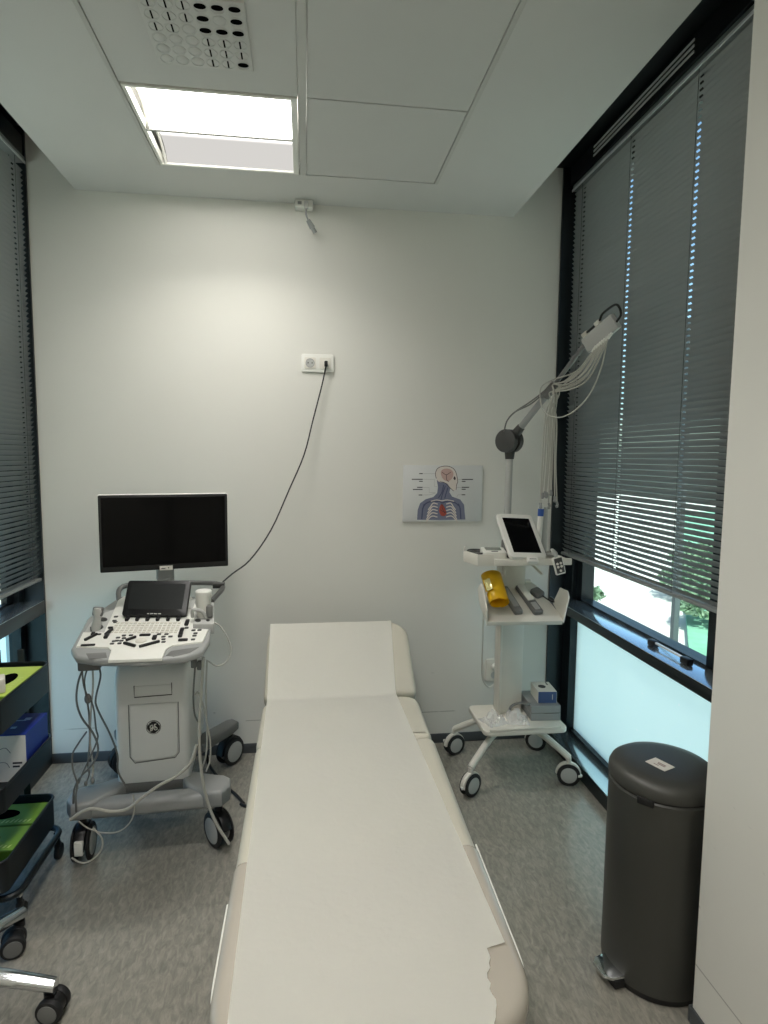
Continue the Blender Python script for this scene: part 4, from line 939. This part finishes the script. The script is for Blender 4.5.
# small meter and probe lying on the shelf left of the tablet
me_ = thing('pulse_meter', 'small white meter with a display lying on the trolley top shelf', 'meter', (.83, 2.56, 1.058))
MTM = T(.828, 2.55, 1.058) @ RZ(-8) @ RX(6)
MB().prism(rrect(.105, .10, .012), .0, .034, .005, M=MTM).build('case', M_WHITE, me_, world=True)
MB().prism(rrect(.07, .05, .004, cy=.012), .034, .035, M=MTM).build('display', M_DISP, me_, world=True, smooth=False)
MB().prism(rrect(.03, .012, .004, cy=-.034), .034, .036, M=MTM).build('key', M_MGREY, me_, world=True)
cc_ = thing('coiled_cable', 'dark coiled cable lying on the shelf end beside the small meter', 'cable', (.76, 2.575, 1.058))
for k in range(4):
    MB().tube([(.760+(.026+.006*k)*math.cos(a*math.pi/6)*.9, 2.575+(.030+.009*k)*math.sin(a*math.pi/6), 1.062+.006*k) for a in range(12)], .0038, n=6, smooth=3, closed=True).build('coil', M_DGREY, cc_, world=True)
cb_ = MB().ball((.905, 2.60, 1.072), (.022, .018, .016), 8).ball((.93, 2.615, 1.085), (.014, .014, .014), 8).cyl((.905, 2.60, 1.07), (.885, 2.51, 1.066), .008, n=10).build('cable_connector', M_DGREY)
tag(cb_, 'dark cable connector lying behind the tablet on the trolley shelf', 'connector')

# white tube with blue label
g0 = pix(539, 536, 1, 2.58); g1 = pix(541.5, 504, 1, 2.58)
gt = thing('gel_tube', 'slim white tube with a blue label standing behind the tablet', 'tube', (g0.x, 2.58, 1.058))
dg = Vector((g1.x-g0.x, 0, g1.z-g0.z)).normalized(); g00 = Vector((g0.x-.004, 2.58, 1.062))
MB().cyl(g00, g1-dg*.03, .0115, .0125, n=16, bevel=.002).build('body', M_WHITE, gt, world=True)
MB().cyl(g1-dg*.055, g1-dg*.022, .0135, n=16).build('blue_label', M_BLUELAB, gt, world=True)
MB().cyl(g1-dg*.022, g1, .0125, .0105, n=16, bevel=.003).build('cap', M_WHITE, gt, world=True)

# yellow rolled sheet on the tray
y0_, y1_ = pix(499, 603, 1, 2.415), pix(491, 577, 1, 2.53)
yr = thing('yellow_roll', 'yellow rolled plastic sheet with a shiny label lying on the trolley tray', 'plastic roll', y0_)
ax_ = (y1_-y0_); AL = ax_.length+.01
YM = basis(y0_, ax_.cross(Vector((0, 0, 1))), ax_.cross(Vector((0, 0, 1))).cross(ax_))
YM = basis(y0_, (1, .3, .25), Vector((0, 0, 1)))
YM = basis(y0_, ax_.cross(Vector((0, 0, 1))).normalized()+Vector((0, 0, .22)), -ax_.cross(ax_.cross(Vector((0, 0, 1)))))
# spiral cross-section in the plane across the axis, swept along the axis
t = MB(); az = ax_.normalized(); e1_ = az.cross(Vector((0, 0, 1))).normalized(); e2_ = e1_.cross(az).normalized()
sec = []
for k in range(44):
    a = 2*math.pi*k/30-1.2; rr = 1-.006*k
    sec.append((.047*rr*math.cos(a), .036*rr*math.sin(a)))
rows = []
for j in range(6):
    tt = j/5; o_ = y0_+az*AL*tt
    sc_ = 1.0+.06*tt
    rows.append([o_+e1_*x*sc_+e2_*y*sc_ for x, y in sec])
t.grid(rows, .0016); t.build('sheet', M_YELLOW, yr, world=True, ang=60)
lp = y0_+az*AL*.5
MB().box(-.014, .014, -.03, .03, .0, .002, .0008, M=basis(lp-e1_*.036+e2_*.031, e1_*-.65-e2_*.6, az)).build('label', mat('silver foil label', (222, 214, 150), .2, .3), yr, world=True)

# grey handsets on the tray
def on_tray(x, y, z=0, rot=0): return TRM @ T(x, y, z) @ RZ(rot)
h1_ = thing('handset', 'dark grey bar-shaped handset lying next to the yellow roll', 'handset', TRM @ Vector((.14, .05, 0)))
MB().prism(rrect(.040, .185, .008), 0, .022, .005, M=on_tray(.140, .135, 0, 7)).build('case', M_MGREY, h1_, world=True)
MB().prism(rrect(.026, .13, .005), .022, .024, .001, M=on_tray(.140, .14, 0, 7)).build('face', M_GREY, h1_, world=True)
h2_ = thing('handset', 'silver and white handset lying in the middle of the trolley tray', 'handset', TRM @ Vector((.22, .05, 0)))
MB().prism(rrect(.046, .20, .010), 0, .020, .005, M=on_tray(.225, .14, 0, 9)).build('case', M_MGREY, h2_, world=True)
MB().prism(rrect(.034, .115, .006, cy=.035), .020, .026, .003, M=on_tray(.225, .14, 0, 9)).build('cover', M_WHITE, h2_, world=True)
MB().prism(rrect(.026, .05, .004, cy=-.06), .020, .024, .002, M=on_tray(.225, .14, 0, 9)).build('grip', M_LGREY, h2_, world=True)
h3_ = thing('cable_plug', 'grey plug with a thin black cord lying on the tray beside the silver handset', 'plug', TRM @ Vector((.28, .17, 0)))
MB().prism(rrect(.05, .055, .012), 0, .026, .008, M=on_tray(.278, .185, 0, 25)).build('body', M_MGREY, h3_, world=True)
MB().tube([TRM @ Vector(p) for p in ((.295, .165, .012), (.315, .140, .008), (.335, .128, .005), (.352, .124, .006))], .003, n=6).build('cord', M_CABLEB, h3_, world=True)

# boxes and bags on the bottom shelf
gb0 = pix(531, 721, 2, .2965); gb1 = pix(564, 721, 2, .2965); gw = .138
GM = T(gb0.x, gb0.y, .2965) @ RZ(-3)
gb = thing('grey_carton', 'flat grey carton lying on the trolley bottom shelf', 'carton', (gb0.x+.07, gb0.y+.09, .2965))
MB().box(0, gw, 0, .185, 0, .034, .0015, 1, M=GM).box(0, gw, 0, .185, .036, .070, .0015, 1, M=GM).build('box', M_GREYBOX, gb, world=True)
MB().box(.06, .13, -.0008, 0, .0335, .0365, M=GM).box(.002, gw-.002, .002, .18, .033, .037, M=GM).build('lid_gap', M_DGREY, gb, world=True, smooth=False)
BBM = GM @ T(.040, .03, .0702) @ RZ(-2)
bb = thing('blue_carton', 'small slate blue and white carton on top of the grey carton', 'carton', BBM @ Vector((.045, .05, 0)))
MB().box(0, .088, 0, .12, 0, .056, .0012, 1, M=BBM).build('box', M_CARTON, bb, world=True)
MB().box(.0015, .0865, -.0007, 0, .0015, .0545, M=BBM).build('blue_front', M_BLUEBX2, bb, world=True, smooth=False)
MB().box(.066, .069, -.0012, -.0007, .018, .042, M=BBM).build('print', M_CARTON, bb, world=True, smooth=False)
pt = MB().prism([(.036+.018*math.cos(k*.5236), .062+.020*math.sin(k*.5236)) for k in range(12)], .056, .0566, M=BBM); pt.prism([(.066, .08), (.072, .08), (.072, .112), (.066, .112)], .056, .0566, M=BBM)
pt.build('top_print', M_INK, bb, world=True, smooth=False)
def bag(lab, cx, cy, w_, d_, h, seed, rz):
    rb = random.Random(seed); n = 15; rows = []
    fx = [rb.uniform(0, 6) for _ in range(6)]
    for j in range(n):
        row = []
        for i in range(n):
            a, b = i/(n-1)*2-1, j/(n-1)*2-1; e = max(0, 1-max(abs(a), abs(b))**3)
            zz_ = h*e*(.45+.3*math.sin(3.1*a+fx[0]+2*b)+.25*math.sin(5*b+fx[1]-2*a)+rb.uniform(-.18, .18))
            row.append(Vector((cx, cy, .2972)) + Vector((math.cos(rz)*a*w_-math.sin(rz)*b*d_, math.sin(rz)*a*w_+math.cos(rz)*b*d_, max(.0005, zz_))) + Vector((rb.uniform(-.004, .004), rb.uniform(-.004, .004), 0)))
        rows.append(row)
    o = MB().grid(rows).build('plastic_bag', M_FILM, ang=18)
    tag(o, lab, 'plastic bag', 'plastic bags on the trolley')
bag('crumpled clear plastic bag at the left end of the trolley bottom shelf', .848, 2.545, .050, .052, .05, 2, .3)
bag('crumpled clear plastic bag between another bag and the grey carton', .962, 2.545, .050, .050, .06, 9, -.2)

# ================================================================== PEDAL BIN
bc = Vector((1.022, 1.53, 0)); BR = .147
bn = thing('pedal_bin', 'tall dark grey round pedal bin with a sticker on its lid', 'bin', bc)
BT = T(*bc)
MB().lathe([(0, .0), (BR-.006, 0), (BR-.002, .006), (BR-.002, .022), (0, .022)], 48, BT).build('base_ring', M_BINDARK, bn, world=True)
MB().lathe([(0, .02), (BR, .02), (BR, .572), (BR-.004, .577), (0, .577)], 56, BT).build('bucket', M_BIN, bn, world=True)
MB().lathe([(0, .576), (BR-.004, .576), (BR-.004, .584), (0, .584)], 48, BT).build('gap_ring', M_BINDARK, bn, world=True)
lid = MB().lathe([(0, .583), (BR+.001, .583), (BR+.002, .588), (BR+.001, .606), (BR-.005, .618), (BR-.018, .627), (BR-.045, .632), (BR-.09, .635), (0, .636)], 56, BT).build('lid', M_BIN, bn, world=True, ang=50)
fd = (pix(646, 800, 2, .577)-Vector((bc.x, bc.y, .577))).normalized()
MB().box(-.022, .022, -.006, .004, -.009, .010, .002, M=basis(bc+Vector((fd.x*BR, fd.y*BR, .573)), (fd.y, -fd.x, 0), (fd.x, fd.y, 0))).build('latch', M_BINDARK, bn, world=True)
sp = [pix(u, v, 2, .6355) for u, v in ((645.5, 761.5), (655.5, 757.5), (674.5, 767.5), (665, 771.5))]
cst = sum(sp, Vector())/4; exs = sp[3]-sp[0]; eys = sp[1]-sp[0]
SM_ = basis((cst.x, cst.y, .6352), exs, eys); sw_, sh_ = exs.length/2, eys.length/2
stk = MB().box(-sw_, sw_, -sh_, sh_, 0, .001, M=SM_).build('sticker', M_CARTON, lid, world=True, smooth=False)
MB().box(-sw_*.3, sw_*.5, sh_*.1, sh_*.3, .001, .0013, M=SM_).box(-sw_*.2, sw_*.55, -sh_*.2, 0, .001, .0013, M=SM_).box(-sw_*.4, sw_*.1, -sh_*.55, -sh_*.4, .001, .0013, M=SM_).build('sticker_print', mat('faded print', (150, 132, 124), .7), stk, world=True, smooth=False)
pd = (pix(603, 970, 2, .03)-bc); pd.z = 0; pd.normalize()
PDM = basis(bc, (pd.y, -pd.x, 0), pd)
MB().prism([(x, y) for x, y in ((-.044, BR-.016), (.044, BR-.016), (.040, BR+.030), (.024, BR+.050), (-.024, BR+.050), (-.040, BR+.030))], .028, .040, .005, M=PDM @ T(0, 0, 0)).build('pedal', M_CHROME, bn, world=True)
MB().box(-.044, .044, BR-.018, BR+.024, .003, .028, .004, M=PDM).build('pedal_mount', M_BINDARK, bn, world=True)

# ================================================================== BLACK UTILITY CART
cx0, cx1, cy0, cy1 = -1.195, -.916, 1.85, 2.232
ct = thing('utility_cart', 'black three-tier metal utility cart on castors by the window', 'cart', ((cx0+cx1)/2, (cy0+cy1)/2, 0))
def tray3(zb, zt):
    ol = outline(cx0, cx1, cy0, cy1, .03, .03, .03, .03, 5); il = outline(cx0+.003, cx1-.003, cy0+.003, cy1-.003, .027, .027, .027, .027, 5)
    t = MB(); bm = t.bm; n = len(ol)
    ob = [bm.verts.new((x, y, zb)) for x, y in ol]; ot = [bm.verts.new((x, y, zt)) for x, y in ol]
    it = [bm.verts.new((x, y, zt)) for x, y in il]; ib = [bm.verts.new((x, y, zb+.003)) for x, y in il]
    for k in range(n):
        k2 = (k+1) % n
        for a, b in ((ob, ot), (ot, it), (it, ib)): bm.faces.new((a[k], a[k2], b[k2], b[k]))
    bm.faces.new(ob[::-1]); bm.faces.new(ib)
    o = t.build('tray', M_BLACKM, ct, world=True)
    MB().tube([(x, y, zt) for x, y in ol], .0045, n=7, smooth=0, closed=True).build('tray_rim', M_BLACKM, o, world=True)
for zb, zt in ((.652, .752), (.405, .482), (.150, .252)): tray3(zb, zt)
for xx in (cx0+.10, cx1-.10):
    for yy in (cy0-.006, cy1+.006):
        MB().box(xx-.011, xx+.011, yy-.004, yy+.004, .10, .80, .002).build('post', M_BLACKM, ct, world=True)
for yy in (cy0-.006, cy1+.006):
    MB().tube([(cx0+.10, yy, .79), (cx0+.11, yy, .83), ((cx0+cx1)/2, yy, .84), (cx1-.11, yy, .83), (cx1-.10, yy, .79)], .007, n=8).build('push_handle', M_BLACKM, ct, world=True) if yy < cy0 else None
MB().tube([(x, y, .115) for x, y in outline(cx0-.01, cx1+.014, cy0+.03, cy1+.014, .05, .05, .05, .05, 5)], .011, n=9, smooth=0, closed=True).build('base_loop', M_BLACKM, ct, world=True)
for xx in (cx0+.03, cx1-.0):
    for yy in (cy0+.08, cy1-.005):
        c_ = MB().cyl((xx, yy, .062), (xx, yy, .108), .009, n=12).box(xx-.009, xx+.009, yy-.012, yy+.014, .042, .066, .003).build('castor', M_BLACK, ct, world=True)
        MB().cyl((xx-.009, yy+.008, .028), (xx+.009, yy+.008, .028), .028, n=20, bevel=.003).build('wheel', M_RUBBER, c_, world=True)
        MB().cyl((xx, yy, .088), (xx, yy, .104), .012, n=12).build('stem_nut', M_CHROME, c_, world=True)
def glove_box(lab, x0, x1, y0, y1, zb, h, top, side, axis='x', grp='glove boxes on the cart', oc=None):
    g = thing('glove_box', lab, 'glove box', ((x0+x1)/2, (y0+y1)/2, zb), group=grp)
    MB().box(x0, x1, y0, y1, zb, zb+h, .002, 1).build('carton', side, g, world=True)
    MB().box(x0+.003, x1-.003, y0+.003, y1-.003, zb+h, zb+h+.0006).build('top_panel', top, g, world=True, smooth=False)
    xm, ym = oc or ((x0+x1)/2, (y0+y1)/2)
    a, b = ((.062, .030) if axis == 'x' else (.030, .062))
    MB().prism([(xm-.01+a*math.cos(k*math.pi/12), ym+b*math.sin(k*math.pi/12)) for k in range(24)], zb+h, zb+h+.0012).build('opening', M_HOLE, g, world=True, smooth=False)
    pr2 = MB()
    rr2 = random.Random(int(x0*1000+y0*100))
    for k in range(7):
        if axis == 'x': u0_ = x1-.11+k*.014; pr2.prism([(u0_, y0+.014), (u0_+.006, y0+.014), (u0_+.010, y0+.026+rr2.uniform(0, .01)), (u0_+.004, y0+.026)], zb+h+.0006, zb+h+.0011)
        else: u0_ = y0+.06+k*.016; pr2.prism([(x1-.030, u0_), (x1-.016-rr2.uniform(0, .006), u0_+.003), (x1-.016, u0_+.010), (x1-.030, u0_+.007)], zb+h+.0006, zb+h+.0011)
    pr2.build('lettering', M_LIME, g, world=True, smooth=False)
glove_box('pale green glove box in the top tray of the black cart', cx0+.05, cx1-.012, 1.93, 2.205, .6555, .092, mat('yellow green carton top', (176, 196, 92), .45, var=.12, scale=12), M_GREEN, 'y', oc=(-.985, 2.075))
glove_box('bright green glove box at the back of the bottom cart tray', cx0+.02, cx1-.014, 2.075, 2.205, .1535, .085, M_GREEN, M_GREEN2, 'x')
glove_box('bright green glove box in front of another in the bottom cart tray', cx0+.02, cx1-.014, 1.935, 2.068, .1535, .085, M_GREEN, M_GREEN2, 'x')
# white carton / device lying on the top tray
wb = thing('tissue_box', 'white box standing on the top tray of the black cart', 'box', (-.992, 1.965, .7487))
# mask box in the middle tray
mk = thing('mask_box', 'blue and white carton of masks in the middle tray of the black cart', 'carton', (-1.06, 2.10, .4085))
kx0, kx1, ky0, ky1, kz0, kz1 = -1.14, -.926, 2.045, 2.214, .4085, .572
MB().box(kx0, kx1, ky0, ky1, kz0, kz1, .0015, 1).build('carton', M_BLUEBOX, mk, world=True)
fp = MB().box(kx0+.001, kx1-.001, ky0-.0008, ky0, kz0+.001, kz1-.004).build('front_panel', M_CARTON, mk, world=True, smooth=False)
MB().prism([(x, z) for x, z in ((kx0+.012, kz0+.05), (kx0+.02, kz0+.095), (kx0+.06, kz0+.105), (kx0+.10, kz0+.092), (kx0+.105, kz0+.05), (kx0+.08, kz0+.025), (kx0+.03, kz0+.025))], 0, .0006, M=basis((0, ky0-.0008, 0), (1, 0, 0), (0, 0, 1))).build('mask_print', M_MGREY, fp, world=True, smooth=False)
for pp in (((.105, .09), (.13, .112), (.15, .118), (.165, .10)), ((.105, .05), (.13, .068), (.15, .066), (.16, .05))):
    MB().tube([(kx0+a, ky0-.001, kz0+b) for a, b in pp], .0011, n=5).build('strap_print', M_MGREY, fp, world=True)
for (a, b, w_) in ((.17, .062, .03), (.17, .05, .022)): MB().box(kx0+a, kx0+a+w_, ky0-.0014, ky0-.0008, kz0+b, kz0+b+.006).build('lettering', M_INK, fp, world=True, smooth=False)
tpn = MB().box(kx0+.05, kx0+.085, ky0+.05, ky0+.10, kz1, kz1+.0006).box(kx0+.12, kx0+.17, ky0+.105, ky0+.112, kz1, kz1+.0006).box(kx0+.145, kx0+.162, ky0+.045, ky0+.06, kz1, kz1+.0006).box(kx0+.16, kx0+.18, ky0+.11, ky0+.13, kz1, kz1+.0006)
tpn.build('top_print', mat('pale blue print', (150, 180, 226), .5), mk, world=True, smooth=False)
MB().prism([(kx0+.005, ky0+.04), (kx0+.03, ky0+.05), (kx0+.03, ky0+.10), (kx0+.01, ky0+.11)], kz1, kz1+.0006).box(kx1, kx1+.0006, ky0+.07, ky0+.09, kz0+.03, kz0+.045).build('orange_print', mat('orange print', (196, 92, 62), .5), mk, world=True, smooth=False)
MB().box(-.045, .045, -.030, .030, 0, .045, .004, M=T(-.992, 1.965, .7487) @ RZ(25)).build('carton', M_CARTON, wb, world=True)
MB().box(-.03, .03, -.012, .012, .045, .0456, M=T(-.992, 1.965, .7487) @ RZ(25)).build('opening', M_DGREY, wb, world=True, smooth=False)

# ================================================================== CHAIR BASE (only two legs reach into the picture)
chc = Vector((-.965, 1.568, 0))
cr_ = thing('swivel_stool', 'chrome five-star swivel stool base with black twin-wheel castors', 'stool', chc)
a0 = R_(0)
for k in range(5):
    a = a0+k*2*math.pi/5; d = Vector((math.cos(a), math.sin(a), 0)); n_ = Vector((-d.y, d.x, 0)); e = chc+d*.285
    t = MB(); rows = []
    for j in range(9):
        s = j/8; r_ = .035+(.30-.035)*s; z_ = .150-.060*s**1.5; hw = .026-.006*s
        c_ = chc+d*r_; rows.append([c_+n_*hw*math.cos(q)+Vector((0, 0, z_+.019*math.sin(q)-.002)) for q in [R_(x) for x in range(0, 360, 30)]])
    bm = t.bm; V = [[bm.verts.new(p) for p in r] for r in rows]
    for A_, B_ in zip(V, V[1:]):
        for q in range(12): bm.faces.new((A_[q], A_[(q+1) % 12], B_[(q+1) % 12], B_[q]))
    bm.faces.new(V[0]); bm.faces.new(V[-1])
    leg = t.build('leg', M_CHROME, cr_, world=True)
    MB().cyl(e-d*.0+Vector((0, 0, .055)), e+Vector((0, 0, .075)), .016, n=12).build('leg_end', M_BLACK, leg, world=True)
    yaw = (a-R_(20)) if k == 0 else a+R_(35)
    wn = Vector((math.sin(yaw+.9), -math.cos(yaw+.9), 0)) if k == 0 else Vector((.35, -.93, 0))
    if k == 0: wn = Vector((-.12, -.99, 0))
    wc = e+(Vector((.006, 0, 0)) if k == 0 else Vector((.0, -.040, 0)))
    cs = MB().cyl(wc-wn*.010+Vector((0, 0, .036)), wc+wn*.010+Vector((0, 0, .036)), .030, n=20).build('castor', M_BLACK, cr_, world=True)
    for s in (-1, 1):
        MB().cyl(wc+wn*s*.010+Vector((0, 0, .034)), wc+wn*s*.031+Vector((0, 0, .034)), .034, n=28, bevel=.005).build('wheel', M_RUBBER, cs, world=True)
        MB().cyl(wc+wn*s*.030+Vector((0, 0, .034)), wc+wn*s*.0325+Vector((0, 0, .034)), .025, n=24, bevel=.001).build('wheel_disc', M_MGREY, cs, world=True)
MB().lathe([(0, .10), (.040, .10), (.045, .12), (.040, .15), (.028, .155), (.028, .30), (.018, .30), (.018, .44), (0, .44)], 24, T(*chc)).build('column', M_CHROME, cr_, world=True)
MB().lathe([(0, .43), (.12, .43), (.165, .445), (.175, .47), (.165, .495), (.12, .505), (0, .505)], 36, T(*(chc+Vector((-.03, 0, 0))))).build('seat', M_BLACK, cr_, world=True)
